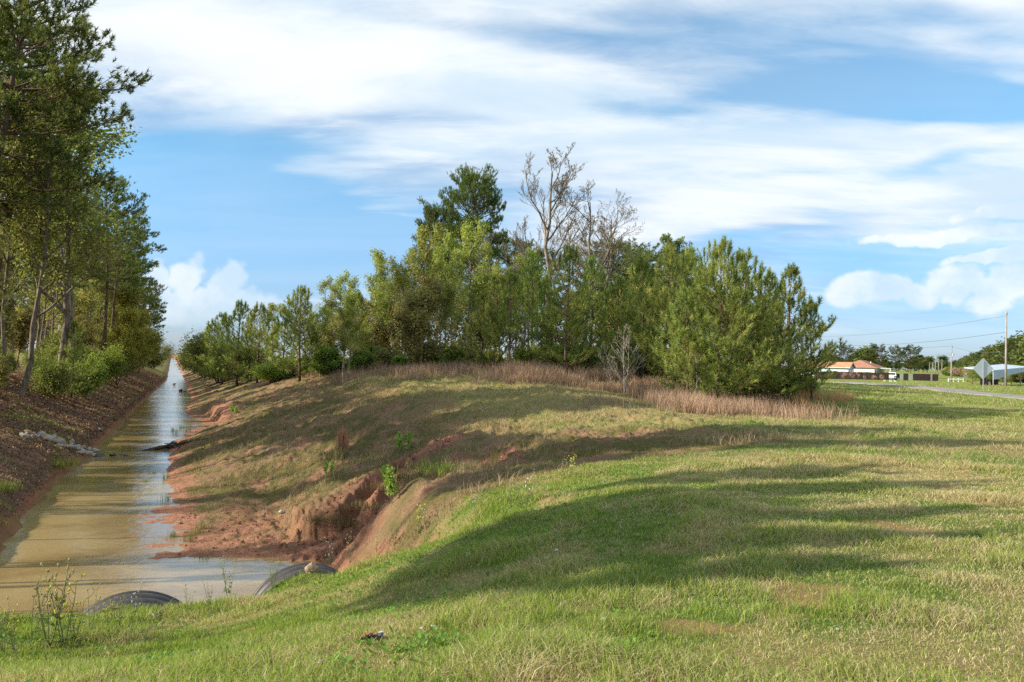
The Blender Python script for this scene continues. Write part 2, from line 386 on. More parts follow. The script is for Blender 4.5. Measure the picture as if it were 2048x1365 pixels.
def leafy(name, trans=0.35, rough=0.55, gloss=0.2, objvar=0.18, tint=(1, 1, 1, 1)):
    """foliage: colour from the mesh, thin leaves let some light through"""
    m, w = new_mat(name)
    at_ = w.new('ShaderNodeAttribute', attribute_name='col').outputs['Color']
    oi = w.new('ShaderNodeObjectInfo').outputs['Random']
    hs = w.new('ShaderNodeHueSaturation'); w.put(hs.inputs['Color'], at_)
    w.put(hs.inputs['Value'], w.math('MULTIPLY_ADD', oi, objvar * 2, 1 - objvar)); w.put(hs.inputs['Hue'], w.math('MULTIPLY_ADD', oi, 0.03, 0.485))
    c = w.mix(1.0, hs.outputs[0], tint, 'MULTIPLY')
    b = bsdf(w, c, rough, gloss)
    t = w.new('ShaderNodeBsdfTranslucent'); w.put(t.inputs[0], w.mix(1.0, c, (1.15, 1.2, 0.6, 1), 'MULTIPLY'))
    mx = w.new('ShaderNodeMixShader'); mx.inputs[0].default_value = trans; w.l.new(b, mx.inputs[1]); w.l.new(t.outputs[0], mx.inputs[2])
    return finish(m, w, mx.outputs[0])
def bark(name, a, b_, scale=6):
    m, w = new_mat(name); tc = w.new('ShaderNodeTexCoord').outputs['Object']
    mp = w.new('ShaderNodeMapping'); w.put(mp.inputs[0], tc); mp.inputs['Scale'].default_value = (1, 1, 0.3)
    n = w.noise(mp.outputs[0], scale, 6, 0.7).outputs[0]
    c = w.mix(w.smooth(n, 0.35, 0.65), a, b_)
    return finish(m, w, bsdf(w, c, 0.9, 0.15, 0, bump(w, n, 0.8, 0.04)))
M = {}
M['bark_pine'] = bark('pine_bark', (0.07, 0.045, 0.032, 1), (0.20, 0.13, 0.095, 1))
M['bark_grey'] = bark('grey_bark', (0.16, 0.135, 0.11, 1), (0.42, 0.37, 0.31, 1))
M['bark_mid'] = bark('brown_grey_bark', (0.10, 0.08, 0.06, 1), (0.27, 0.22, 0.17, 1))
M['bark_dark'] = bark('dark_bark', (0.06, 0.045, 0.035, 1), (0.17, 0.13, 0.10, 1))
M['needles'] = leafy('pine_needles', 0.42, 0.5, 0.25, 0.18, (1.25, 1.27, 1.15, 1))
M['leaves'] = leafy('broad_leaves', 0.42, 0.55, 0.2)
M['grass'] = leafy('grass_blades', 0.4, 0.6, 0.15, 0.0)
M['dry'] = leafy('dry_stems', 0.2, 0.85, 0.05, 0.1)

# ground: colour from the mesh (kind of soil or turf), broken up by fine noise
m, w = new_mat('soil_and_turf'); tc = w.new('ShaderNodeTexCoord').outputs['Object']
at_ = w.new('ShaderNodeAttribute', attribute_name='col').outputs['Color']
n1 = w.noise(tc, 3.5, 8, 0.7).outputs[0]; n2 = w.noise(tc, 28.0, 5, 0.7).outputs[0]; n3 = w.noise(tc, 0.35, 5, 0.6).outputs[0]
k = w.math('ADD', w.math('MULTIPLY', n1, 0.5), w.math('MULTIPLY', n2, 0.5))
v = w.math('MULTIPLY_ADD', k, 1.7, 0.15)
c = w.vmath('MULTIPLY', at_, w.math('MULTIPLY', v, w.math('MULTIPLY_ADD', n3, 0.6, 0.7)))
M['ground'] = finish(m, w, bsdf(w, c, 0.95, 0.08, 0, bump(w, w.math('ADD', n1, w.math('MULTIPLY', n2, 0.35)), 0.9, 0.10)))

# muddy water: an opaque yellow-brown body with a glossy rippled surface
m, w = new_mat('muddy_water'); geo = w.new('ShaderNodeNewGeometry').outputs['Position']
mp = w.new('ShaderNodeMapping'); w.put(mp.inputs[0], geo); mp.inputs['Rotation'].default_value = (0, 0, CAX); 
P0 = mp.outputs[0]
sp = w.new('ShaderNodeSeparateXYZ'); w.put(sp.inputs[0], P0)
big = w.noise(P0, 0.22, 4, 0.55, 1.0).outputs[0]
fine = w.noise(P0, 9.0, 5, 0.6, 0.4).outputs[0]; mid = w.noise(P0, 2.2, 4, 0.55, 0.8).outputs[0]
patch = w.smooth(w.noise(P0, 0.33, 3, 0.5, 0.5).outputs[0], 0.48, 0.62)
hgt = w.math('ADD', w.math('MULTIPLY', mid, 0.55), w.math('MULTIPLY', w.math('MULTIPLY', fine, w.math('MULTIPLY_ADD', patch, 0.9, 0.12)), 0.5))
c = w.mix(w.smooth(big, 0.35, 0.65), (0.225, 0.15, 0.06, 1), (0.33, 0.24, 0.115, 1))
M['water'] = finish(m, w, bsdf(w, c, 0.06, 0.5, 0, bump(w, hgt, 0.5, 0.05), IOR=1.5))

# ------------------------------------------------------------------ ground mesh
GREEN = np.array([0.105, 0.165, 0.030]); STRAW = np.array([0.33, 0.245, 0.115]); RED = np.array([0.34, 0.165, 0.105])
OLIVE = np.array([0.17, 0.145, 0.055]); LITTER = np.array([0.15, 0.085, 0.055]); MUD = np.array([0.30, 0.13, 0.075]); SOIL = np.array([0.20, 0.12, 0.065])
ROAD_A, ROAD_B = np.array([26.0, 3.0]), None
def road_x(y):
    """centre line of the lane, from beside the camera away behind the pines"""
    return np.interp(y, [-200, 20, 64, 90, 118, 150, 200, 400], [36, 37.5, 41.2, 43.5, 46, 47.5, 46, 20])
def zones(x, y):
    s, t = st(x, y); er = edge_r(s); el_ = edge_l(s); dr = t - er; dl = el_ - t
    n = fbm(x, y, 0.45, 4, 71); n2 = fbm(x, y, 1.7, 4, 72); nb = fbm(x, y, 0.13, 3, 73)
    g = {}
    g['left'] = sst(dl, -0.5, 0.3) * (s > 9)
    inbank = sst(s, 14.2, 15.5) * (1 - sst(dr, 7.5, 12.5)) * (dr > -1)
    red = np.maximum.reduce([
        sst(1.0 - dr + (n2 - 0.5) * 2.2, 0, 0.8) * (s > 14),
        sst(s, 20, 20.6) * (1 - sst(s + (n - 0.5) * 12, 23.5, 27)) * (1 - sst(dr + (n2 - .5) * 3, 2.4, 3.8)) * (0.55 + 0.6 * n2),
        sst(s, 50, 52) * (1 - sst(s, 66, 78)) * (1 - sst(dr + (n2 - .5), 2.2, 3.2)) * (0.6 + 0.6 * n2),
        sst(n2, 0.60, 0.72) * inbank * 0.55])
    ax = gully_axis(t); go = np.minimum(np.abs(s - ax), np.abs(s - 21.0 - 0.9 * (t - 4.2)) + 0.3)
    gul = sst(1.9 + (n2 - .5) * 2.0 - go, 0, 0.5) * (t > 2.3) * (t < 8.1 + 2 * (n2 - .5)) * (dr > -0.5)
    offpipe = 1 - (s < 15.4) * (t > 0.8) * (t < 4.2); gul = gul * offpipe; red = red * offpipe
    g['gully'] = gul; g['red'] = np.clip(red, 0, 1) * (g['left'] < 0.5); g['bank'] = inbank * (g['left'] < 0.5)
    g['n'] = n; g['n2'] = n2; g['nb'] = nb; g['s'] = s; g['t'] = t; g['dr'] = dr; g['dl'] = dl
    return g
def ground_color(x, y):
    g = zones(x, y); n, n2, nb = g['n'], g['n2'], g['nb']
    L = lambda a, b, k: a * (1 - k[:, None]) + b * k[:, None]
    base = L(np.tile(GREEN, (len(x), 1)), STRAW, sst(n * 0.6 + n2 * 0.4, 0.42, 0.66) * 0.75)
    far = sst(np.hypot(x, y), 22, 50)
    base = L(base, np.array([0.20, 0.245, 0.05]), far * (0.75 - 0.3 * sst(n, 0.5, 0.7)))
    # mound in front of the wood and the strip of dead weeds: straw
    d = np.hypot(x - 0, y - 40)
    mound = (1 - sst(d, 10, 20)) * (g['t'] > 5)
    base = L(base, STRAW * 0.95, mound * 0.65)
    bank = L(np.tile(OLIVE * 0.8, (len(x), 1)), np.array([0.235, 0.155, 0.09]), sst(n * 0.4 + n2 * 0.6, 0.40, 0.60))
    c = L(base, bank, g['bank'])
    c = L(c, RED, np.clip(g['red'], 0, 1)); c = L(c, RED * (0.45 + 0.8 * fbm(x, y, 2.8, 4, 74)[:, None]), g['gully'] * 0.95)
    c = L(c, np.array([0.14, 0.085, 0.05]), sst(fbm(x, y, 1.3, 4, 75), 0.50, 0.66) * np.clip(g['red'] + g['gully'], 0, 1) * 0.6 * (g['dr'] > 0.4))
    # patches of bare red earth in the mown grass
    bare = sst(fbm(x, y, 0.9, 4, 91), 0.70, 0.80) * (g['bank'] < 0.3) * (np.hypot(x, y) < 30)
    c = L(c, np.array([0.42, 0.23, 0.13]), bare * 0.6)
    left = L(np.tile(LITTER, (len(x), 1)), OLIVE * 0.8, sst(n, 0.56, 0.68) * 0.8); left = L(left, np.array([0.30, 0.17, 0.11]), sst(n2, 0.55, 0.7) * 0.7)
    left = L(left, np.array([0.26, 0.22, 0.07]), sst(g['s'], 130, 190) * 0.9)
    left = L(left, MUD, sst(0.45 - g['dl'], 0, 0.3))
    c = L(c, left, g['left'])
    s, t = g['s'], g['t']; a = np.array([45.3, -1.1]); b = np.array([49.5, 3.2]); ab = b - a
    k = np.clip(((s - a[0]) * ab[0] + (t - a[1]) * ab[1]) / (ab ** 2).sum(), 0, 1)
    dd = np.hypot(s - a[0] - k * ab[0], t - a[1] - k * ab[1]); c = L(c, np.array([0.07, 0.05, 0.035]), 1 - sst(dd + (n2 - .5) * .6, 0.5, 0.9))
    # under the trees
    wood = sst(y - (0.0 * x) , 50, 56) * sst(t, 9, 13) * (1 - sst(x, 14, 22)) * (np.hypot(x, y) < 260)
    c = L(c, LITTER * 1.2, wood * 0.8)
    return c, g
def build_ground():
    th = np.concatenate([np.linspace(-180, -74, 46)[:-1], np.linspace(-74, -38, 130)[:-1], np.linspace(-38, 38, 900)[:-1], np.linspace(38, 74, 60)[:-1], np.linspace(74, 180, 46)[:-1]])
    th = np.radians(th); nt = len(th)
    R = np.concatenate([[0.6], np.geomspace(2.0, 12, 150)[:-1], np.geomspace(12, 70, 620)[:-1], np.geomspace(70, 400, 230)[:-1], np.geomspace(400, 9000, 40)])
    RR, TT = np.meshgrid(R, th, indexing='ij'); x = (RR * np.sin(TT)).ravel(); y = (RR * np.cos(TT)).ravel()
    z = height(x, y); c, g = ground_color(x, y)
    V = np.c_[x, y, z]; nr = len(R)
    i = np.arange(nr - 1)[:, None] * nt; j = np.arange(nt)[None]; j2 = (j + 1) % nt
    Fq = np.stack([i + j, i + nt + j, i + nt + j2, i + j2], -1).reshape(-1, 4)[:, ::-1]
    cv = len(V); V = np.vstack([V, [[0, 0, height(np.zeros(1), np.zeros(1))[0]]]]); c = np.vstack([c, c[:1]])
    tri = np.stack([np.full(nt, cv), j2[0], j[0]], -1)
    o = link('ground', make_mesh('ground', V, [Fq, tri[:, ::-1]], M['ground'], c, True)); tag(o, kind='structure')
    o['label'] = 'grass field, earth banks and red clay ground of the whole place'
    # water surface
    s = np.concatenate([np.linspace(9, 60, 103), np.linspace(62, 240, 60), np.linspace(260, 900, 17)]); w_ = np.linspace(0, 1, 10)
    el_ = edge_l(s) - 2.2; er = edge_r(s) + 2.6
    T = el_[:, None] + (er - el_)[:, None] * w_[None]; S = np.repeat(s[:, None], 10, 1)
    X, Y = xy(S, T); V = np.stack([X, Y, np.zeros_like(X)], -1).reshape(-1, 3)
    i = np.arange(len(s) - 1)[:, None] * 10; j = np.arange(9)[None]
    Fq = np.stack([i + j, i + j + 1, i + 11 + j, i + 10 + j], -1).reshape(-1, 4)
    o = link('water', make_mesh('water', V, [Fq], M['water'], None, True)); tag(o, kind='structure')
    o['label'] = 'muddy yellow brown water standing in the straight drainage canal'
build_ground()

def build_road():
    m, w = new_mat('old_asphalt'); tc = w.new('ShaderNodeTexCoord').outputs['Object']
    n = w.noise(tc, 0.5, 6, 0.65).outputs[0]; n2 = w.noise(tc, 40, 3, 0.7).outputs[0]
    c = w.mix(w.smooth(n, 0.3, 0.7), (0.22, 0.20, 0.185, 1), (0.33, 0.30, 0.28, 1)); c = w.mix(w.math('MULTIPLY', n2, 0.4), c, (0.12, 0.11, 0.10, 1))
    mat = finish(m, w, bsdf(w, c, 0.85, 0.2, 0, bump(w, n2, 0.3, 0.01)))
    y = np.linspace(-60, 220, 281); xc = road_x(y); hw = 1.75
    cols = np.array([-hw - 0.15, -hw, 0, hw, hw + 0.15]); dz = np.array([-0.05, 0.05, 0.09, 0.05, -0.05])
    X = xc[:, None] + cols[None]; Y = np.repeat(y[:, None], 5, 1); Z = height(X.ravel(), Y.ravel()).reshape(X.shape)
    Z = np.repeat(Z.max(1)[:, None], 5, 1) + dz[None]
    V = np.stack([X, Y, Z], -1).reshape(-1, 3); i = np.arange(len(y) - 1)[:, None] * 5; j = np.arange(4)[None]
    Fq = np.stack([i + j, i + j + 1, i + 6 + j, i + 5 + j], -1).reshape(-1, 4)
    o = link('road', make_mesh('road', V, [Fq], mat)); tag(o, 'narrow grey asphalt lane crossing the grass on the right', kind='structure')
build_road()

# ------------------------------------------------------------------ grass, weeds and litter lying on the ground (nobody could count them)
def blades(x, y, z, h, wd, col, lean, rng, seg=2, yaw=None):
    """bent blades of grass as thin tapering strips"""
    n = len(x); yaw = rng.uniform(0, 2 * np.pi, n) if yaw is None else yaw
    dirx, diry = np.cos(yaw), np.sin(yaw); ld = rng.uniform(0, 2 * np.pi, n)
    lx, ly = np.cos(ld) * lean * h, np.sin(ld) * lean * h
    base = np.c_[x, y, z]; side = np.c_[dirx * wd / 2, diry * wd / 2, np.zeros(n)]
    if seg == 1:
        V = np.stack([base - side, base + side, base + np.c_[lx, ly, h]], 1); F = np.arange(n * 3).reshape(n, 3)
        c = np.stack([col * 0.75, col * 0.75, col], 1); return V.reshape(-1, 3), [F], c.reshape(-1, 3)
    mid = base + np.c_[lx * 0.35, ly * 0.35, h * 0.6]; tip = base + np.c_[lx, ly, h * np.sqrt(np.clip(1 - 0.35 * lean ** 2, 0.1, 1))]
    V = np.stack([base - side, base + side, mid + side * 0.75, mid - side * 0.75, tip], 1)
    k = np.arange(n)[:, None] * 5
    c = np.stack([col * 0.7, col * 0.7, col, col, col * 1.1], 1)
    return V.reshape(-1, 3), [k + np.array([[0, 1, 2, 3]]), k + np.array([[3, 2, 4]])], c.reshape(-1, 3)
def scatter_polar(n, r0, r1, a0, a1, rng, p=1.0):
    u = rng.random(n)
    r = r0 * (r1 / r0) ** u if p == 1.0 else (r0 ** p + u * (r1 ** p - r0 ** p)) ** (1 / p)
    a = np.radians(rng.uniform(a0, a1, n)); return r * np.sin(a), r * np.cos(a), r
def lerp(a, b, k): return a * (1 - k[:, None]) + b * k[:, None]
def grass_layer(name, label, n, r0, r1, hscale, wscale, seed, p=1.0, seg=2):
    rng = np.random.default_rng(seed); x, y, r = scatter_polar(n, r0, r1, -37, 36, rng, p)
    g = zones(x, y); s, t = g['s'], g['t']
    z = height(x, y)
    keep = (z > 0.06) & (np.abs(x - road_x(y)) > 1.9)
    bare = sst(fbm(x, y, 0.9, 4, 91), 0.66, 0.80) * (g['bank'] < 0.3)
    dens = 1.0 - 0.7 * bare
    dens = np.where(g['bank'] > 0.5, 0.30 + 0.5 * sst(g['n2'], 0.4, 0.6), dens)
    dens = dens * (1 - 0.93 * g['red']) * (1 - 0.97 * g['gully'])
    dens = np.where(g['left'] > 0.5, 0.16 + 0.5 * sst(g['n'], 0.55, 0.65), dens)
    dens = dens * (0.35 + 0.9 * fbm(x, y, 2.5, 3, 95))
    keep &= rng.random(n) < dens * 1.25
    x, y, z, r, s, t = (q[keep] for q in (x, y, z, r, s, t)); g = {k: v[keep] for k, v in g.items()}; m_ = len(x)
    lush = sst(2.5 - x + 6 * (g['n'] - 0.5) - 0.10 * (y - 8), -3, 3.5)           # greener towards the culvert, drier to the right
    strawy = np.clip(0.77 - 0.45 * lush + 1.3 * (g['n2'] - 0.5) + 0.8 * (g['n'] - 0.5), 0.04, 0.95)
    far = sst(r, 20, 45); strawy = np.clip(strawy - 0.22 * far, 0.03, 1)
    mound = (1 - sst(np.hypot(x, y - 40), 10, 20)) * (t > 5); strawy = np.clip(strawy + 0.4 * mound, 0, 0.93)
    strawy = np.where(g['bank'] > 0.4, np.clip(0.55 + 1.4 * (g['n2'] - 0.5), 0.3, 0.95), strawy)
    strawy = np.where(g['left'] > 0.5, 0.45, strawy)
    ydry = rng.random(m_) < strawy
    gr = lerp(np.array([0.125, 0.20, 0.035]), np.array([0.40, 0.45, 0.10]), rng.random(m_) ** 1.1) * rng.uniform(0.75, 1.2, (m_, 1))
    sw = lerp(np.array([0.42, 0.33, 0.16]), np.array([0.74, 0.63, 0.40]), rng.random(m_)) * rng.uniform(0.7, 1.1, (m_, 1))
    sw = np.where((g['bank'] > 0.4)[:, None], sw * np.array([0.72, 0.66, 0.62]), sw)
    ol = lerp(np.array([0.12, 0.12, 0.03]), np.array([0.30, 0.27, 0.08]), rng.random(m_))
    gr = np.where((g['bank'] > 0.4)[:, None], ol, gr)
    col = np.where(ydry[:, None], sw, gr)
    tuft = sst(fbm(x, y, 1.1, 3, 97), 0.52, 0.68)
    h = hscale * rng.uniform(0.45, 1.15, m_) * (0.75 + 1.0 * tuft + 1.3 * sst(fbm(x, y, 0.8, 4, 98), 0.60, 0.72)) * np.where(ydry, 0.85, 1.0) * np.where(g['bank'] > 0.4, 0.9, 1.0)
    lean = rng.uniform(0.1, 0.9, m_) + np.where(ydry, 0.5, 0)
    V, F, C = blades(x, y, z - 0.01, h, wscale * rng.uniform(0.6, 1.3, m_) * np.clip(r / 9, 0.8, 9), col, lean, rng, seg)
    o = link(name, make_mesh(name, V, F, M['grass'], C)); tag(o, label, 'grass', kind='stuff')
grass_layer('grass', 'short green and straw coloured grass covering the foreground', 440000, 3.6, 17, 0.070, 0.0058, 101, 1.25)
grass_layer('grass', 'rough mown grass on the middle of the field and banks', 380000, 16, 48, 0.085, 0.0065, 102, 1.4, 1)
grass_layer('grass', 'distant grass on the field beside the lane and far banks', 110000, 46, 150, 0.11, 0.008, 103, 1.0, 1)
# broad leaved weeds in the near turf
def broad_weeds():
    rng = np.random.default_rng(7); n = 5200; x, y, r = scatter_polar(n, 3.8, 19, -37, 10, rng, 1.3)
    g = zones(x, y); z = height(x, y); k = (z > 0.1) & (g['bank'] < 0.5) & (g['gully'] < .1) & (g['left'] < 0.5) & (fbm(x, y, 0.8, 3, 55) > 0.47); x, y, z = x[k], y[k], z[k]
    V, C, F = [], [], []; b = 0; Vs = []; Cs = []
    for q in range(len(x)):
        m_ = rng.integers(4, 8); a = rng.uniform(0, 6.28) + np.arange(m_) * 6.28 / m_ + rng.normal(0, .25, m_)
        L = rng.uniform(0.025, 0.06, m_); up = rng.uniform(0.15, 0.9, m_); dx, dy = np.cos(a), np.sin(a)
        c0 = np.array([x[q], y[q], z[q] + 0.012]); wd = L * 0.23
        d = np.c_[dx * L * (1 - .35 * up), dy * L * (1 - .35 * up), L * up]; sd_ = np.c_[-dy * wd, dx * wd, np.zeros(m_)]
        Vs.append(np.stack([np.tile(c0, (m_, 1)), c0 + d * 0.55 + sd_, c0 + d, c0 + d * 0.55 - sd_], 1).reshape(-1, 3))
        cc = np.array([0.15, 0.25, 0.05]) * rng.uniform(0.7, 1.5); Cs.append(np.tile(cc, (m_ * 4, 1)))
    V = np.concatenate(Vs); F = np.arange(len(V)).reshape(-1, 4)
    o = link('ground_weeds', make_mesh('ground_weeds', V, [F], M['grass'], np.concatenate(Cs))); tag(o, 'low broad leaved weeds scattered through the near turf', 'weeds', kind='stuff')
broad_weeds()
def dead_weeds():
    """the pinkish brown strip of dead stems along the front of the wood"""
    rng = np.random.default_rng(8); n = 80000
    line = np.array([G(px, py)[:2] for px, py in [(560, 755), (640, 752), (720, 757), (820, 762), (930, 760), (1040, 764), (1130, 770), (1220, 782), (1320, 806), (1430, 832), (1520, 834), (1600, 822), (1668, 806), (1690, 796)]])
    u = rng.random(n) * (len(line) - 1); i = u.astype(int); f = u - i
    P = line[i] * (1 - f[:, None]) + line[i + 1] * f[:, None]; dn = line[i + 1] - line[i]; dn = np.c_[-dn[:, 1], dn[:, 0]] / np.linalg.norm(dn, axis=1)[:, None]
    off = rng.uniform(-0.6, 5.5, n); P = P + dn * off[:, None]; x, y = P[:, 0], P[:, 1]
    pat = fbm(x, y, 0.5, 3, 33); k = rng.random(n) < sst(pat, 0.30, 0.58) * (1 - 0.5 * sst(off, 3, 5.5)); x, y, pat, off = x[k], y[k], pat[k], off[k]; m_ = len(x)
    z = height(x, y); h = rng.uniform(0.3, 0.95, m_) * (0.45 + 0.9 * pat) * (0.55 + 0.45 * sst(off, -0.6, 1.2))
    orange = sst(x, 12, 15)
    col = lerp(np.array([0.25, 0.145, 0.11]), np.array([0.50, 0.34, 0.25]), rng.random(m_)); col = lerp(col, np.array([0.50, 0.28, 0.14]), orange * 0.8)
    V, F, C = blades(x, y, z - .02, h, rng.uniform(0.010, 0.02, m_), col, rng.uniform(0.05, 0.55, m_), rng, 2)
    o = link('dead_weeds', make_mesh('dead_weeds', V, F, M['dry'], C)); tag(o, 'pinkish brown strip of dead weed stems along the front of the wood', 'dead weeds', kind='stuff')
    # looser tufts down over the mound
    n = 170000; x = rng.uniform(-22, 8, n); y = 15 + 50 * rng.random(n) ** 1.4; g = zones(x, y); pat = fbm(x, y, 0.42, 4, 34)
    k = (rng.random(n) < sst(pat, 0.50, 0.66)) & (g['dr'] > 0.8) & ((g['s'] > 19) | (g['t'] > 4.5)) & (g['bank'] + (g['s'] > 24) > 0.3) & (g['gully'] < .25) & (g['red'] < .3); x, y, pat = x[k], y[k], pat[k]; m_ = len(x)
    col = lerp(np.array([0.22, 0.16, 0.09]), np.array([0.52, 0.41, 0.26]), rng.random(m_))
    V, F, C = blades(x, y, height(x, y) - .02, rng.uniform(.10, .34, m_), rng.uniform(.007, .013, m_), col, rng.uniform(.2, 1.0, m_), rng, 2)
    o = link('dry_grass', make_mesh('dry_grass', V, F, M['dry'], C)); tag(o, 'loose tufts of dry blond grass lying over the mound', 'dry grass', kind='stuff')
dead_weeds()
def leaf_litter():
    rng = np.random.default_rng(9); n = 60000; s = 16 + 150 * rng.random(n) ** 1.5; dl = rng.uniform(0.2, 7.5, n); t = edge_l(s) - dl; x, y = xy(s, t); z = height(x, y) + 0.012
    L = rng.uniform(0.02, 0.05, n) * np.clip(s / 28, 1, 2.4); a = rng.uniform(0, 6.28, n); dx, dy = np.cos(a) * L, np.sin(a) * L; tz = rng.normal(0, .45, n) * L; tz2 = rng.normal(0, .45, n) * L
    c0 = np.c_[x, y, z]; A = np.c_[dx, dy, tz]; B = np.c_[-dy, dx, tz2] * 0.6
    V = np.stack([c0 - A, c0 - B, c0 + A, c0 + B], 1).reshape(-1, 3); F = np.arange(n * 4).reshape(-1, 4)
    col = lerp(np.array([0.12, 0.06, 0.035]), np.array([0.50, 0.32, 0.22]), rng.random(n) ** 1.6); C = np.repeat(col, 4, 0)
    o = link('leaf_litter', make_mesh('leaf_litter', V, [F], M['dry'], C)); tag(o, 'fallen brown leaves covering the shaded left canal bank', 'leaf litter', kind='stuff')
leaf_litter()
def clods():
    rng = np.random.default_rng(12); n = 5200; s = rng.uniform(18.2, 27, n); t = rng.uniform(0.3, 8.2, n); x, y = xy(s, t); g = zones(x, y); z = height(x, y)
    k = (np.clip(g['red'] * 0.5 + g['gully'], 0, 1) > rng.random(n)) & (z > 0.02); x, y, z = x[k], y[k], z[k]; m_ = len(x)
    oc = np.array([[1, 0, 0], [0, 1, 0], [-1, 0, 0], [0, -1, 0], [0, 0, 1], [0, 0, -1.0]]); F8 = np.array([[0, 1, 4], [1, 2, 4], [2, 3, 4], [3, 0, 4], [1, 0, 5], [2, 1, 5], [3, 2, 5], [0, 3, 5]])
    sz = 0.018 * np.exp(rng.normal(0, 0.6, m_)); a = rng.uniform(0, 6.28, m_); R_ = np.stack([np.stack([np.cos(a), -np.sin(a), 0 * a], -1), np.stack([np.sin(a), np.cos(a), 0 * a], -1), np.stack([0 * a, 0 * a, 1 + 0 * a], -1)], 1)
    V = (oc[None] * rng.uniform(0.6, 1.3, (m_, 6, 1)) * sz[:, None, None] * [1, 0.8, 0.7]); V = np.einsum('nij,nkj->nki', R_, V) + np.c_[x, y, z + sz * 0.3][:, None]
    F = (np.arange(m_)[:, None, None] * 6 + F8[None]).reshape(-1, 3); c = np.array([0.30, 0.14, 0.085]) * rng.uniform(0.45, 1.25, (m_, 1)); C = np.repeat(c, 6, 0)
    tag(link('clay_clods', make_mesh('clay_clods', V.reshape(-1, 3), [F], M['dry'], C)), 'crumbled red clay clods strewn in the gully and on the mud flat', 'clay clods', kind='stuff')
clods()
# ------------------------------------------------------------------ vegetation builders
def nrm(v): v = np.asarray(v, float); return v / (np.linalg.norm(v, axis=-1, keepdims=True) + 1e-9)
def needle_mesh(C, D, rng, K=16, length=0.2, width=0.018, spread=0.75, colA=(0.045, 0.095, 0.02), colB=(0.17, 0.22, 0.06), tint=None):
    """tufts of needles: C tuft centres, D directions"""
    n = len(C); N = n * K
    c = np.repeat(C, K, 0); d = np.repeat(nrm(D), K, 0)
    dirn = nrm(d + rng.normal(0, spread, (N, 3)) * 0.8)
    L = length * rng.uniform(0.65, 1.15, N)[:, None]
    b = c + d * rng.uniform(-0.5, 0.5, N)[:, None] * length * 0.8
    side = nrm(np.cross(dirn, rng.normal(0, 1, (N, 3)))) * width / 2
    tip = b + dirn * L; tip[:, 2] -= 0.05 * L[:, 0]
    V = np.stack([b - side, b + side, tip], 1).reshape(-1, 3)
    k = rng.random(n) if tint is None else tint
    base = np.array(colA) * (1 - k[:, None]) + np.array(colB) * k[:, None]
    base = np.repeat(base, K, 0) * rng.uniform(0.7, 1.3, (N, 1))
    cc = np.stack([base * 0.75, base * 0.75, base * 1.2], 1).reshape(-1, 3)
    return V, np.arange(N * 3).reshape(-1, 3), cc
def curve(p0, d0, d1, L, n, rng, wob=0.05):
    """a path from p0 that turns from direction d0 to d1"""
    u = np.linspace(0, 1, n)[:, None]; d = nrm(np.asarray(d0) * (1 - u) + np.asarray(d1) * u + rng.normal(0, wob, (n, 3)))
    return np.vstack([p0, p0 + np.cumsum(d[:-1] * L / (n - 1), 0)])
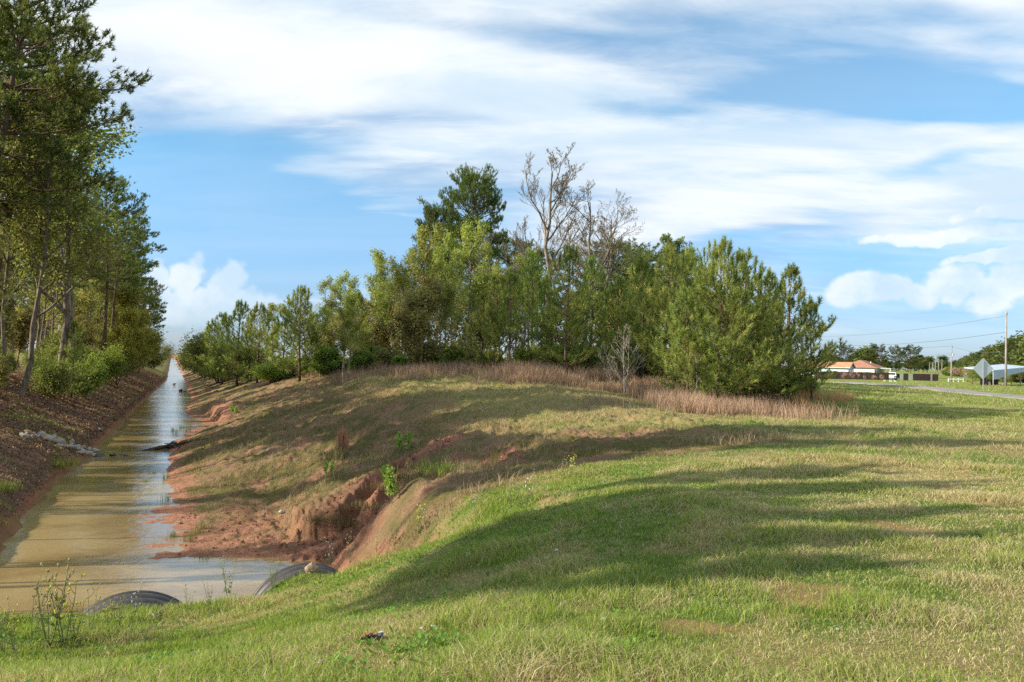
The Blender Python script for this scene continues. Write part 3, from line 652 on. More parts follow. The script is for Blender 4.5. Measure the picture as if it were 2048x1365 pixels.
def pine(seed, H=7.0, R=2.3, base=0.06, whorl=0.42, nb=5, tall=False, K=15, nl=0.25, nw=0.024, colA=(0.075, 0.13, 0.028), colB=(0.50, 0.50, 0.17), r0=None, lean=0.0, hole=0.0, flat=False):
    rng = np.random.default_rng(seed); wood = MB()
    nz = 12; u = np.linspace(0, 1, nz); ph = rng.uniform(0, 6)
    T = np.c_[0.025 * H * np.sin(u * 3 + ph) * u + lean * H * u ** 1.6, 0.02 * H * np.cos(u * 2.4 + ph) * u, u * H]; T[0, 2] = -0.25
    r0 = r0 or H * 0.013
    wood.tube(T, np.interp(u, [0, 0.04, 0.5, 1], [r0 * 1.35, r0, r0 * 0.62, r0 * 0.12]), 8)
    tr = lambda h: np.array([np.interp(h, T[:, 2], T[:, k]) for k in range(2)] + [h])
    Cs, Ds = [], []; h = base * H
    while h < H * 0.985:
        v = (h / H - base) / (1 - base)
        if tall: shape = math.sqrt(max(0.04, 1 - ((v - 0.42) / 0.64) ** 2)) * (0.8 + 0.3 * rng.random()); el0, el1 = -8 + 62 * v, 14 + 55 * v
        if flat: shape = math.sqrt(max(0.04, 1 - ((v - 0.52) / 0.60) ** 2)) * (0.85 + 0.25 * rng.random()); el0, el1 = -10 + 50 * v, 8 + 42 * v
        if tall: pass
        else: shape = min(1.1, (1 - v) ** 0.62 * 1.1 + 0.03) * min(1, 0.75 + v * 2.2); el0, el1 = 8 + 38 * v, 42 + 38 * v
        m_ = nb + rng.integers(-1, 2); a0 = rng.uniform(0, 6.28)
        for b in range(m_):
            if rng.random() < hole: continue
            a = a0 + b * 6.283 / m_ + rng.normal(0, 0.3); L = R * shape * rng.uniform(0.62, 1.15)
            if L < 0.12: continue
            e0 = math.radians(el0 + rng.normal(0, 9)); e1 = math.radians(el1 + rng.normal(0, 9))
            ca, sa = math.cos(a), math.sin(a)
            d0 = [ca * math.cos(e0), sa * math.cos(e0), math.sin(e0)]; d1 = [ca * math.cos(e1), sa * math.cos(e1), math.sin(e1)]
            P = curve(tr(h + rng.normal(0, whorl * 0.2)), d0, d1, L, 7, rng, 0.09)
            rr = max(0.007, r0 * 0.30 * (L / R)); wood.tube(P, np.linspace(rr, rr * 0.25, 7), 4, cap=False)
            ns = int(np.clip(L / (0.30 if not tall else 0.42), 2, 12))
            for q in range(ns):
                f = (0.42 if tall else 0.26) + 0.74 * (q + rng.random() * 0.8) / ns if ns > 1 else 0.7; f = min(f, 1.0)
                i = f * 6; i0 = min(int(i), 5); p = P[i0] * (1 - (i - i0)) + P[i0 + 1] * (i - i0); td = nrm(P[i0 + 1] - P[i0])
                sgn = 1 if q % 2 else -1; sv = nrm(np.cross(td, [0, 0, 1])) * sgn
                sl = L * (0.42 if tall else 0.34) * (1.15 - 0.7 * f) * rng.uniform(0.6, 1.25) + 0.12
                Q = curve(p, nrm(td * 0.8 + sv + [0, 0, 0.1]), nrm(td * 0.7 + sv * 0.5 + [0, 0, 0.8]), sl, 4, rng, 0.12)
                wood.tube(Q, np.linspace(rr * 0.35, 0.004, 4), 3, cap=False)
                k = max(1, int(sl / (0.19 if not tall else 0.22)))
                if tall:                                             # needles gathered in tufty clumps at the twig ends
                    for w_ in range(7):
                        Cs.append(Q[3] + rng.normal(0, 0.15, 3) - (Q[3] - Q[2]) * rng.random() * 0.9); Ds.append(nrm(Q[3] - Q[2]) + [0, 0, 0.3])
                    continue
                for w_ in range(k):
                    g_ = 1 - w_ / max(k, 1) * 0.75; j = g_ * 3; j0 = min(int(j), 2); c = Q[j0] * (1 - (j - j0)) + Q[j0 + 1] * (j - j0)
                    Cs.append(c + rng.normal(0, 0.02, 3)); Ds.append(nrm(Q[j0 + 1] - Q[j0]) + [0, 0, 0.35])
            for f in (1.0, 0.9, 0.8): i = f * 6; i0 = min(int(i), 5); Cs.append(P[i0] * (1 - (i - i0)) + P[i0 + 1] * (i - i0)); Ds.append(nrm(P[6] - P[5]) + [0, 0, 0.5])
            if not tall and v > 0.25:                                   # upright candles on the branch ends
                for w_ in range(3): Cs.append(P[6] + [0, 0, 0.07 + 0.11 * w_]); Ds.append(np.array([0, 0, 2.0]))
        h += whorl * rng.uniform(0.75, 1.25) * (1.0 if tall else (1.15 - 0.35 * v))
    if not tall:
        for w_ in range(6): Cs.append(tr(H) + [0, 0, -0.3 + 0.12 * w_]); Ds.append(np.array([0, 0, 2.0]))
    Cs = np.array(Cs); Ds = np.array(Ds)
    k = np.clip(0.25 + 0.35 * (fbm(Cs[:, 0] + 9, Cs[:, 2] + Cs[:, 1] * 0.7, 1.1, 3, seed) - 0.3) * 2 + rng.normal(0, 0.17, len(Cs)), 0, 1)
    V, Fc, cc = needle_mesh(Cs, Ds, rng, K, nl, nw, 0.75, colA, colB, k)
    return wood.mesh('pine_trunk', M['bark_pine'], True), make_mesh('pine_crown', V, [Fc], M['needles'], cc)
def skeleton(seed, H, spread=0.5, levels=4, r0=0.1, trunks=1, fork=0.35, kids=(7, 5, 4, 3), up=0.35, wig=0.12, ratio=0.55, baselean=0.0):
    """a branching broadleaf skeleton; returns list of (points, radii, level)"""
    rng = np.random.default_rng(seed); out = []
    def grow(p, d, L, r, lev):
        n = 9 if lev == 0 else (7 if lev == 1 else 5 if lev == 2 else 4)
        d1 = nrm(np.asarray(d) + [0, 0, up if lev else 0.2]); P = curve(p, d, d1, L, n, rng, wig * (0.5 if lev == 0 else 1.0))
        out.append((P, np.linspace(r, r * (0.22 if lev == 0 else 0.3), n), lev))
        if lev + 1 >= levels: return
        k = kids[lev] + rng.integers(-1, 2)
        for q in range(max(k, 2)):
            f = (fork + (1 - fork) * (q + rng.random()) / k) if lev == 0 else 0.25 + 0.75 * (q + rng.random() * 0.7) / k; f = min(f, 0.98)
            i = f * (n - 1); i0 = int(i); c = P[i0] * (1 - (i - i0)) + P[i0 + 1] * (i - i0); td = nrm(P[i0 + 1] - P[i0])
            a = rng.uniform(0, 6.283); pv = nrm(np.cross(td, [math.cos(a), math.sin(a), 0.3]))
            dd = nrm(td * (1 - spread) + pv * spread * rng.uniform(0.7, 1.3) + [0, 0, 0.15])
            rl = r * (1 - 0.7 * f) * 0.62
            ll = L * ratio * (1.15 - (0.75 if lev == 0 else 0.45) * f) * rng.uniform(0.7, 1.2)
            grow(c, dd, ll, max(rl, 0.004), lev + 1)
    for t in range(trunks):
        a = rng.uniform(0, 6.283); le = 0.0 if trunks == 1 else rng.uniform(0.1, 0.5)
        grow(np.array([math.cos(a), math.sin(a), 0]) * (0.0 if trunks == 1 else 0.12) + [0, 0, -0.15], nrm([math.cos(a) * le + baselean, math.sin(a) * le, 1]), H * (1 if trunks == 1 else rng.uniform(0.6, 1)), r0 * (1 if t == 0 else 0.75), 0)
    return out, rng
def wood_from(sk, mat, minr=0.0, name='tree_trunk', keep=lambda lev: True):
    mb = MB()
    for P, r, lev in sk:
        if keep(lev): mb.tube(P, np.maximum(r, minr), (8, 6, 4, 3, 3)[min(lev, 4)], cap=False)
    return mb.mesh(name, mat, True)
def leaf_cards(sk, rng, per=10, size=0.1, colA=(0.10, 0.15, 0.03), colB=(0.28, 0.32, 0.08), jit=0.18, minlev=2, frac=1.0, name='tree_crown', mat=None, droop=0.0, seed=0):
    Cs = []
    for P, r, lev in sk:
        if lev < minlev: continue
        m_ = int(per * (1.0 if lev > minlev else 0.6)); 
        if m_ < 1: continue
        f = rng.uniform(0.15, 1.0, m_) * (len(P) - 1); i0 = np.minimum(f.astype(int), len(P) - 2); k = (f - i0)[:, None]
        Cs.append(P[i0] * (1 - k) + P[i0 + 1] * k + rng.normal(0, jit, (m_, 3)))
    C = np.concatenate(Cs); 
    if frac < 1: C = C[rng.random(len(C)) < frac]
    n = len(C); A = nrm(rng.normal(0, 1, (n, 3)) + [0, 0, -droop]); B = nrm(np.cross(A, rng.normal(0, 1, (n, 3))))
    L = size * rng.uniform(0.6, 1.3, (n, 1)); A = A * L; B = B * L * 0.62
    V = np.stack([C - A, C - B, C + A, C + B], 1).reshape(-1, 3)
    k = np.clip(fbm(C[:, 0] + 3, C[:, 1] * .6 + C[:, 2], 0.9, 3, seed + 5) * 1.3 - 0.15 + rng.normal(0, .22, n), 0, 1)
    col = (np.array(colA) * (1 - k[:, None]) + np.array(colB) * k[:, None]) * rng.uniform(0.75, 1.25, (n, 1))
    return make_mesh(name, V, [np.arange(n * 4).reshape(-1, 4)], mat or M['leaves'], np.repeat(col, 4, 0))

# one mesh pair per kind; trees of a kind share it
KIND = {}
def kind(name, H, *parts): KIND[name] = (H, parts)         # parts: (part name, mesh)
for i in range(4):
    t_, c_ = pine(200 + i, 7.0, (2.5, 2.8, 2.2, 2.6)[i], (0.05, 0.08, 0.16, 0.10)[i], 0.47, 5, K=22, hole=0.12)
    kind('young_pine%d' % i, 7.0, ('trunk', t_), ('crown', c_))
t_, c_ = pine(231, 7.0, 3.3, 0.05, 0.46, 6, K=23, hole=0.16); kind('wide_pine', 7.0, ('trunk', t_), ('crown', c_))
t_, c_ = pine(222, 7.0, 2.6, 0.09, 0.5, 5, K=22, hole=0.22); kind('open_pine', 7.0, ('trunk', t_), ('crown', c_))
for i in range(3):
    t_, c_ = pine(300 + i, 21.0, (3.9, 3.4, 4.6)[i], (0.55, 0.48, 0.42)[i], 0.62, 5, tall=True, K=17, nl=0.27, nw=0.04, colA=(0.06, 0.09, 0.03), colB=(0.27, 0.29, 0.10), r0=(0.21, 0.17, 0.23)[i], lean=(0.03, -0.02, 0.05)[i], hole=0.12)
    kind('tall_pine%d' % i, 21.0, ('trunk', t_), ('crown', c_))
t_, c_ = pine(310, 18.0, 4.1, 0.56, 0.42, 7, tall=True, flat=True, K=17, nl=0.25, nw=0.04, colA=(0.045, 0.085, 0.022), colB=(0.20, 0.22, 0.065), r0=0.2, lean=0.03)
kind('crown_pine', 18.0, ('trunk', t_), ('crown', c_))
t_, c_ = pine(320, 12.0, 2.0, 0.84, 0.24, 7, tall=True, flat=True, K=16, nl=0.3, nw=0.06, r0=0.09)  # small high crown, shaped to throw broken shadow patches from out of view
kind('shade_pine', 12.0, ('trunk', t_), ('crown', c_))
t_, c_ = pine(312, 13.0, 4.4, 0.30, 0.7, 6, tall=True, flat=True, K=12, nl=0.3, nw=0.06, colA=(0.04, 0.07, 0.02), colB=(0.15, 0.17, 0.05), r0=0.2)
kind('round_pine', 13.0, ('trunk', t_), ('crown', c_))
for i in range(3):    # slender spring trees of the right wood, thin new leaves
    sk, rg = skeleton(400 + i, 8.5, 0.42, 4, 0.075, 1, 0.2, (12, 6, 4), 0.5, 0.10, 0.42)
    kind('spring_tree%d' % i, 8.5, ('trunk', wood_from(sk, M['bark_grey'], 0.006)), ('crown', leaf_cards(sk, rg, (20, 26, 15)[i], 0.062, (0.15, 0.18, 0.035), (0.42, 0.44, 0.12), 0.16, 2, seed=i)))
for i in range(3):    # tall broadleaf trees of the left bank
    sk, rg = skeleton(430 + i, 19, 0.45, 4, 0.17, 1, 0.25, (14, 7, 6), 0.45, 0.11, 0.33, baselean=(0.0, 0.08, -0.03)[i])
    kind('broadleaf%d' % i, 19.0, ('trunk', wood_from(sk, M['bark_mid'], 0.008)), ('crown', leaf_cards(sk, rg, (19, 15, 20)[i], 0.105, (0.13, 0.155, 0.04), (0.40, 0.41, 0.14), 0.38, 2, seed=20 + i)))
sk, rg = skeleton(440, 9, 0.5, 4, 0.10, 2, 0.12, (12, 7, 5), 0.3, 0.13, 0.42)
kind('yellow_tree', 9.0, ('trunk', wood_from(sk, M['bark_dark'], 0.008)), ('crown', leaf_cards(sk, rg, 26, 0.10, (0.18, 0.17, 0.03), (0.42, 0.36, 0.09), 0.3, 2, seed=31)))
for i in range(2):    # twiggy understorey with brownish buds
    sk, rg = skeleton(450 + i, 6.5, 0.5, 4, 0.06, 3, 0.15, (9, 6, 5), 0.3, 0.15, 0.45)
    kind('thicket%d' % i, 6.5, ('stems', wood_from(sk, M['bark_dark'], 0.006)), ('crown', leaf_cards(sk, rg, (13, 15)[i], 0.08, (0.17, 0.14, 0.055), (0.40, 0.36, 0.14), 0.2, 2, seed=40 + i)))
# leafless trees
sk, rg = skeleton(460, 14, 0.42, 5, 0.17, 1, 0.38, (12, 7, 5, 4), 0.55, 0.09, 0.42)
kind('bare_tree0', 14.0, ('trunk', wood_from(sk, M['bark_mid'], 0.009, keep=lambda l: l < 2)), ('branches', wood_from(sk, M['bark_mid'], 0.009, 'tree_branches', lambda l: l >= 2)), ('buds', leaf_cards(sk, rg, 2, 0.04, (0.17, 0.13, 0.09), (0.32, 0.26, 0.17), 0.05, 3, 0.5)))
sk, rg = skeleton(463, 13, 0.55, 5, 0.17, 1, 0.32, (10, 6, 5, 4), 0.5, 0.14, 0.46)
kind('bare_tree1', 13.0, ('trunk', wood_from(sk, M['bark_mid'], 0.009, keep=lambda l: l < 2)), ('branches', wood_from(sk, M['bark_mid'], 0.009, 'tree_branches', lambda l: l >= 2)), ('buds', leaf_cards(sk, rg, 2, 0.04, (0.17, 0.13, 0.09), (0.32, 0.26, 0.17), 0.05, 3, 0.5)))
sk, rg = skeleton(466, 4.0, 0.48, 4, 0.032, 2, 0.12, (10, 5, 3), 0.6, 0.10, 0.42)
kind('bare_sapling', 4.0, ('trunk', wood_from(sk, M['bark_grey'], 0.007, keep=lambda l: l < 1)), ('branches', wood_from(sk, M['bark_grey'], 0.006, 'tree_branches', lambda l: l >= 1)))
for i in range(3):    # shrubs
    sk, rg = skeleton(470 + i, 1.7, 0.55, 4, 0.022, 7, 0.1, (7, 5, 4), 0.25, 0.16, 0.5)
    kind('shrub%d' % i, 1.7, ('stems', wood_from(sk, M['bark_dark'], 0.004)), ('foliage', leaf_cards(sk, rg, (10, 12, 7)[i], 0.05, ((0.10, 0.17, 0.03), (0.13, 0.21, 0.035), (0.13, 0.13, 0.05))[i], ((0.28, 0.36, 0.09), (0.34, 0.44, 0.09), (0.30, 0.28, 0.12))[i], 0.10, 2, seed=50 + i)))
sk, rg = skeleton(478, 1.0, 0.45, 3, 0.012, 2, 0.3, (6, 4), 0.4, 0.12, 0.35)
kind('leafy_sapling', 1.0, ('stems', wood_from(sk, M['bark_dark'], 0.004)), ('foliage', leaf_cards(sk, rg, 9, 0.045, (0.18, 0.27, 0.05), (0.38, 0.50, 0.12), 0.05, 1, seed=59)))
sk, rg = skeleton(480, 4.2, 0.5, 4, 0.05, 5, 0.05, (10, 6, 5), 0.3, 0.14, 0.46)
kind('big_shrub', 4.2, ('stems', wood_from(sk, M['bark_dark'], 0.006)), ('foliage', leaf_cards(sk, rg, 9, 0.075, (0.12, 0.15, 0.04), (0.34, 0.35, 0.11), 0.34, 2, seed=60)))
sk, rg = skeleton(481, 4.2, 0.5, 4, 0.05, 5, 0.05, (10, 6, 5), 0.3, 0.14, 0.46)
kind('bright_shrub', 4.2, ('stems', wood_from(sk, M['bark_dark'], 0.006)), ('foliage', leaf_cards(sk, rg, 9, 0.075, (0.14, 0.19, 0.035), (0.36, 0.42, 0.10), 0.32, 2, seed=61)))
for i in range(2):    # far crowns, seen at a few pixels
    sk, rg = skeleton(490 + i, 10, 0.5, 3, 0.2, 1, 0.15, (16, 9), 0.25, 0.12, 0.42)
    kind('far_tree%d' % i, 10.0, ('trunk', wood_from(sk, M['bark_dark'], 0.03)), ('crown', leaf_cards(sk, rg, 22, 0.30, (0.05, 0.075, 0.022), (0.19, 0.21, 0.06), 0.6, 1, seed=70 + i)))

PROTO = {}
_prng = np.random.default_rng(5)
def plant(kd, name, x, y, H, label, cat='tree', group=None, rz=None, wide=1.0, z=None, lean=0.0):
    H0, parts = KIND[kd]; sc = H / H0
    rz = _prng.uniform(0, 6.28) if rz is None else rz
    z = ground_z(x, y) if z is None else z
    o = empty(name, (x, y, z), rz, (sc * wide, sc * wide, sc)); tag(o, label, cat, group)
    if lean: o.rotation_euler = (0, lean, 0)
    if kd in PROTO:
        for ch in PROTO[kd]:
            c = ch.copy(); COL.objects.link(c); c.parent = o
    else:
        PROTO[kd] = [link(pn, me, o) for pn, me in parts]
    return o
LM = [(445, 'low canal side pine'), (515, 'canal side pine clump'), (566, 'narrow pine by the crest'), (600, 'single crest pine'), (642, 'shaded pine by the crest'), (690, 'pale spreading tree'), (716, 'dark pine between pale trees'), (748, 'leftmost yellow green tree'), (806, 'leaning rusty trunked tree'), (843, 'straight pale trunked tree'), (872, 'second tall pine'), (905, 'grey stemmed tree'), (938, 'lone tall pine'),
      (962, 'leftmost middle pine'), (992, 'slim dark trunked pine'), (1030, 'two stemmed middle pine'), (1062, 'tall olive pine'), (1098, 'tallest leafless tree'), (1131, 'thick trunked dark pine'), (1168, 'crooked leafless tree'), (1200, 'right end of the middle pines'), (1222, 'rightmost leafless tree'), (1252, 'pale leafless sapling'), (1285, 'bright pine by the sapling'), (1338, 'tall pine left of the biggest'),
      (1380, 'upright candle shooted pine'), (1432, 'biggest front pine'), (1484, 'pine of many upright shoots'), (1530, 'lower pine near the end'), (1585, 'open branched end pine'), (1628, 'short rightmost pine')]
_used = set()
def where(px, head, near='below'):
    for lx, nm in sorted(LM, key=lambda q: abs(q[0] - px)):
        rel = near if abs(px - lx) < 7 else ('left of' if px < lx else 'right of'); lb = '%s %s the %s' % (head, rel, nm)
        if lb not in _used and len(lb.split()) <= 16: _used.add(lb); return lb
    return head
def plant_px(kd, name, px, depth, topy, label, **k):
    x, y, z = at(px, depth)
    r = ray(px, topy); H = (EYE[2] + r[2] * depth) - z; return plant(kd, name, x, y, H, label, **k)

# ---- right hand wood, front row: young pines and the trees between them
FR = [  # kind, px, depth, top y, width, label
 ('young_pine0', 475, 88, 612, 1.15, 'dense young pine by the canal, second clump from the far end of the right bank'),
 ('young_pine3', 515, 82, 618, 1.1, 'young pine right beside the clump of pines nearest the canal on the right bank'),
 ('young_pine1', 445, 100, 636, 1.2, 'low bushy pine at the canal side of the pine clump on the right bank'),
 ('young_pine2', 420, 122, 655, 1.3, 'small dark pine near the far end of the right bank'),
 ('young_pine0', 400, 155, 672, 1.4, 'smallest pine at the far end of the right bank'),
 ('young_pine1', 600, 66, 586, 1.15, 'single young pine with tall shoots and a bare lower trunk on the bank crest'),
 ('young_pine2', 566, 80, 620, 1.0, 'narrow young pine behind the single pine with tall shoots'),
 ('young_pine3', 642, 76, 622, 1.0, 'shaded young pine just right of the single pine on the crest'),
 ('young_pine2', 716, 72, 592, 1.0, 'dark pine showing between two pale leafy trees above the mound'),
 ('young_pine1', 962, 47, 596, 0.95, 'leftmost low pine of the middle cluster, branches to the ground'),
 ('young_pine3', 992, 46, 560, 0.8, 'slim pine with a thin dark trunk at the left of the middle cluster'),
 ('young_pine2', 1018, 45, 548, 0.85, 'pine with two visible dark stems left in the middle cluster'),
 ('young_pine0', 1062, 47, 512, 0.8, 'tall olive pine in the left half of the middle cluster'),
 ('young_pine2', 1092, 45, 560, 0.7, 'shorter pine filling the gap in the middle cluster'),
 ('young_pine3', 1131, 43, 508, 0.95, 'dark pointed pine with a thick dark trunk in the middle cluster'),
 ('young_pine1', 1180, 47, 530, 0.8, 'pine at the right end of the middle cluster, under the bare trees'),
 ('young_pine0', 1236, 45, 560, 0.85, 'yellowish pine behind the leafless pale sapling'),
 ('young_pine3', 1285, 43, 528, 0.85, 'bright green pine right of the leafless pale sapling'),
 ('young_pine1', 1338, 41, 508, 0.8, 'tall pine left of the biggest pine, its top level with it'),
 ('young_pine2', 1380, 43, 512, 0.8, 'upright pine with candle shoots behind the biggest pine'),
 ('wide_pine', 1436, 36.0, 506, 0.86, 'biggest front pine, broad and bushy down to the dead weeds'),
 ('young_pine0', 1375, 36, 590, 1.0, 'low bright pine at the left foot of the biggest pine'),
 ('young_pine1', 1484, 38, 522, 1.0, 'pine with many upright shoots pressed against the biggest pine on its right'),
 ('young_pine3', 1530, 39, 560, 1.0, 'lower pine between the biggest pine and the open pine at the end'),
 ('open_pine', 1580, 41, 545, 1.1, 'open branched pine with its trunk showing at the right end of the wood'),
 ('young_pine2', 1624, 42.5, 612, 0.95, 'short dark pine at the rightmost edge of the wood')]
for kd, px, d, ty, wd, lb in FR: plant_px(kd, 'pine_tree', px, d, ty, lb, cat='pine tree', group='young pines in front of the right hand wood', wide=wd)
FD = [
 ('spring_tree0', 690, 66, 566, 1.1, 'pale leafy tree with spreading twigs right of the single crest pine'),
 ('spring_tree1', 748, 74, 530, 1.15, 'yellow green tree whose top is the leftmost high point of the wood'),
 ('spring_tree2', 806, 64, 528, 1.0, 'leaning thin leaved tree with a rusty brown trunk base'),
 ('spring_tree1', 843, 62, 484, 1.1, 'tall light green tree with a straight pale trunk'),
 ('spring_tree0', 886, 70, 500, 1.1, 'light green tree below the lone tall pine'),
 ('spring_tree1', 932, 56, 478, 1.05, 'bright lime green tree with a forked pale trunk beside the middle pines'),
 ('spring_tree2', 782, 78, 545, 1.1, 'sparse brownish tree between the two tall green ones'),
 ('spring_tree2', 975, 62, 520, 0.9, 'thin twiggy tree rising behind the left of the middle pine cluster'),
 ('spring_tree0', 655, 84, 575, 1.2, 'low rounded pale tree behind the single crest pine'),
 ('spring_tree1', 545, 98, 622, 1.4, 'yellow green tree behind the canal side pines'),
 ('spring_tree2', 905, 66, 530, 1.0, 'grey stemmed tree in the shade beside the lime green tree')]
for kd, px, d, ty, wd, lb in FD: plant_px(kd, 'spring_tree', px, d, ty, lb, cat='tree', group='fresh green broadleaf trees of the right hand wood', wide=wd)
plant_px('crown_pine', 'pine_tree', 938, 78, 372, 'lone tall pine with a rounded dark crown above the whole wood', cat='pine tree', wide=0.76, rz=0.4)
plant_px('crown_pine', 'pine_tree', 872, 82, 440, 'second tall pine, lower and left of the lone tall pine', cat='pine tree', wide=0.72, rz=2.0)
plant_px('bare_tree0', 'bare_tree', 1098, 60, 336, 'tallest leafless tree, pale grey with an upright crown', cat='tree', wide=1.35, rz=1.0)
plant_px('bare_tree1', 'bare_tree', 1168, 60, 398, 'leafless grey tree with crooked forked limbs right of the tallest bare one', cat='tree', wide=1.15, rz=0.3)
plant_px('bare_tree1', 'bare_tree', 1222, 66, 432, 'rightmost leafless tree, broad and twiggy with a few green leaves', cat='tree', wide=1.25, rz=2.6)
plant_px('bare_tree0', 'bare_tree', 1046, 68, 468, 'low leafless tree at the left foot of the tallest bare tree', cat='tree', wide=1.1, rz=4.0)
plant_px('bare_tree1', 'bare_tree', 1135, 72, 470, 'leafless tree filling the gap behind the two tallest bare ones', cat='tree', wide=1.0, rz=5.0)
plant_px('bare_tree0', 'bare_tree', 808, 70, 545, 'grey leafless tree leaning among the pale green trees', cat='tree', wide=0.9, rz=3.2)
plant_px('bare_tree0', 'bare_tree', 968, 72, 488, 'leafless slim tree right of the lone tall pine', cat='tree', wide=0.7, rz=2.2)
plant_px('bare_sapling', 'bare_sapling', 1252, 37, 622, 'leafless pale sapling standing before the pines in the dead weeds', cat='sapling', wide=1.1, rz=0.5)
plant_px('bare_sapling', 'bare_sapling', 1228, 40, 668, 'smaller leafless sapling left of the pale one', cat='sapling', wide=1.1, rz=2.5)
plant_px('spring_tree0', 'spring_tree', 1392, 35, 700, 'small leafy sapling under the left side of the biggest pine', cat='sapling', wide=1.2)
# the wood behind: trees that fill between the front trunks
B = 'crowded dark pine in the depth of the right hand wood'
for px, d, ty in [(990, 88, 478), (1030, 84, 492), (1232, 90, 500), (1290, 82, 505), (1330, 80, 486), (1372, 84, 515), (1262, 74, 520), (1420, 86, 545), (1180, 88, 500), (1080, 90, 510),
                  (700, 100, 590), (760, 96, 565), (820, 96, 545), (870, 98, 520), (930, 92, 500), (610, 112, 622), (1480, 74, 590), (1530, 66, 600)]:
    plant_px('tall_pine%d' % (_prng.integers(1, 3)), 'pine_tree', px, d, ty, where(px, 'dark pine deep in the wood', 'behind'), cat='pine tree', group='pines in the depth of the right hand wood', wide=1.25)
B = 'thin leaved tree crowded inside the right hand wood'
for k in range(34):
    px = _prng.uniform(640, 1560); d = _prng.uniform(54, 82) if px < 1250 else _prng.uniform(48, 66); ty = np.interp(px, [560, 700, 850, 1000, 1200, 1560], [640, 600, 545, 540, 545, 610]) + _prng.uniform(0, 60)
    plant_px(('spring_tree%d' % _prng.integers(0, 3)) if k % 3 else 'thicket%d' % _prng.integers(0, 2), 'spring_tree', px, d, ty, where(px, 'thin leaved green tree inside the wood' if k % 3 else 'brownish twiggy tree inside the wood', 'behind'), cat='tree', group='trees crowded inside the right hand wood', wide=1.2)
B = 'green shrub in the undergrowth along the front of the right hand wood'
for k in range(46):
    px = 555 + k * 23.0 + _prng.uniform(-14, 14); d = np.interp(px, [540, 640, 760, 900, 1000, 1200, 1400, 1560, 1620], [82, 66, 60, 54, 50, 46, 40, 41, 43]) + _prng.uniform(-1.5, 4.5)
    x, y, z = at(px, d); q_ = _prng.integers(0, 3); plant('shrub%d' % q_, 'shrub', x, y, _prng.uniform(1.1, 2.3), where(px, ('deep green shrub at the wood foot', 'light green shrub at the wood foot', 'olive brown shrub at the wood foot')[q_]), cat='shrub', group='undergrowth shrubs along the right hand wood', wide=1.25)
plant_px('bright_shrub', 'shrub', 545, 74, 718, 'bright green low bush on the bank beside the single crest pine', cat='shrub', wide=2.4)
plant_px('big_shrub', 'shrub', 392, 175, 690, 'dark bush at the far end of the right bank row', cat='shrub', wide=1.5)
plant_px('big_shrub', 'shrub', 410, 140, 688, 'green bush below the small far pines on the right bank', cat='shrub', wide=1.5)
plant_px('big_shrub', 'shrub', 440, 108, 682, 'olive bush under the canal side pines', cat='shrub', wide=1.4)
plant_px('big_shrub', 'shrub', 500, 90, 690, 'rounded bush between the canal side pines and the crest', cat='shrub', wide=1.4)
plant_px('bare_sapling', 'bare_sapling', 383, 190, 684, 'crooked little tree leaning out at the far end of the right bank', cat='tree', wide=1.5, lean=-0.35)

# ---- left bank forest
LT = [  # kind, s, t, H, width, label
 ('tall_pine2', 52, -9.6, 25.5, 1.05, 'giant pine whose dark crown and long branch fill the top left corner', 0.15),
 ('tall_pine0', 45, -11.5, 24, 1.1, 'tall pine left of the giant pine, cut by the picture edge', None),
 ('tall_pine1', 60, -10.5, 22.5, 1.15, 'tall dark pine just behind the giant pine', None),
 ('broadleaf1', 56, -8.3, 17.5, 1.1, 'leaning broadleaf tree with a thick dark trunk on the left bank', 0.0),
 ('broadleaf0', 66, -7.4, 21.0, 1.45, 'rounded olive broadleaf tree reaching out over the left bank', None),
 ('broadleaf2', 80, -7.6, 20.5, 1.5, 'tall olive tree behind the rounded one on the left bank', None),
 ('tall_pine1', 96, -6.8, 20.5, 1.35, 'dark pine with a slim black trunk midway along the left bank', None),
 ('tall_pine0', 112, -6.9, 19.5, 1.2, 'dense dark pine behind the slim trunked one on the left bank', None),
 ('yellow_tree', 118, -5.6, 11.0, 1.1, 'yellow green tree low on the far left bank', None),
 ('tall_pine2', 150, -6.2, 18.5, 1.05, 'dark pine near the far end of the left bank forest', None),
 ('tall_pine0', 188, -5.6, 17.5, 1.25, 'farthest pine of the left bank forest, beside the sky gap', None),
 ('round_pine', 172, -5.2, 12.5, 0.9, 'low rounded pine under the farthest left bank pines', None),
 ('young_pine0', 66, -6.6, 5.2, 1.0, 'small blue green pine at the foot of the left bank forest', None),
 ('bright_shrub', 70, -6.2, 3.2, 1.1, 'bright green bush right of the small blue green pine', None),
 ('yellow_tree', 96, -5.4, 7.5, 1.0, 'yellowish small tree over the left bank slope', None),
 ('yellow_tree', 142, -4.9, 9.0, 1.0, 'golden green tree at the far end of the left bank', None),
 ('big_shrub', 200, -4.0, 5.0, 1.6, 'lowest bush at the far end of the left bank forest', None)]
for kd, s, t, H, wd, lb, rz in LT:
    x, y = xy(s, t); nm = 'pine_tree' if 'pine' in kd else ('shrub' if 'shrub' in kd else 'broadleaf_tree')
    plant(kd, nm, x, y, H, lb, cat={'pine_tree': 'pine tree', 'shrub': 'shrub'}.get(nm, 'tree'), wide=wd, rz=rz)
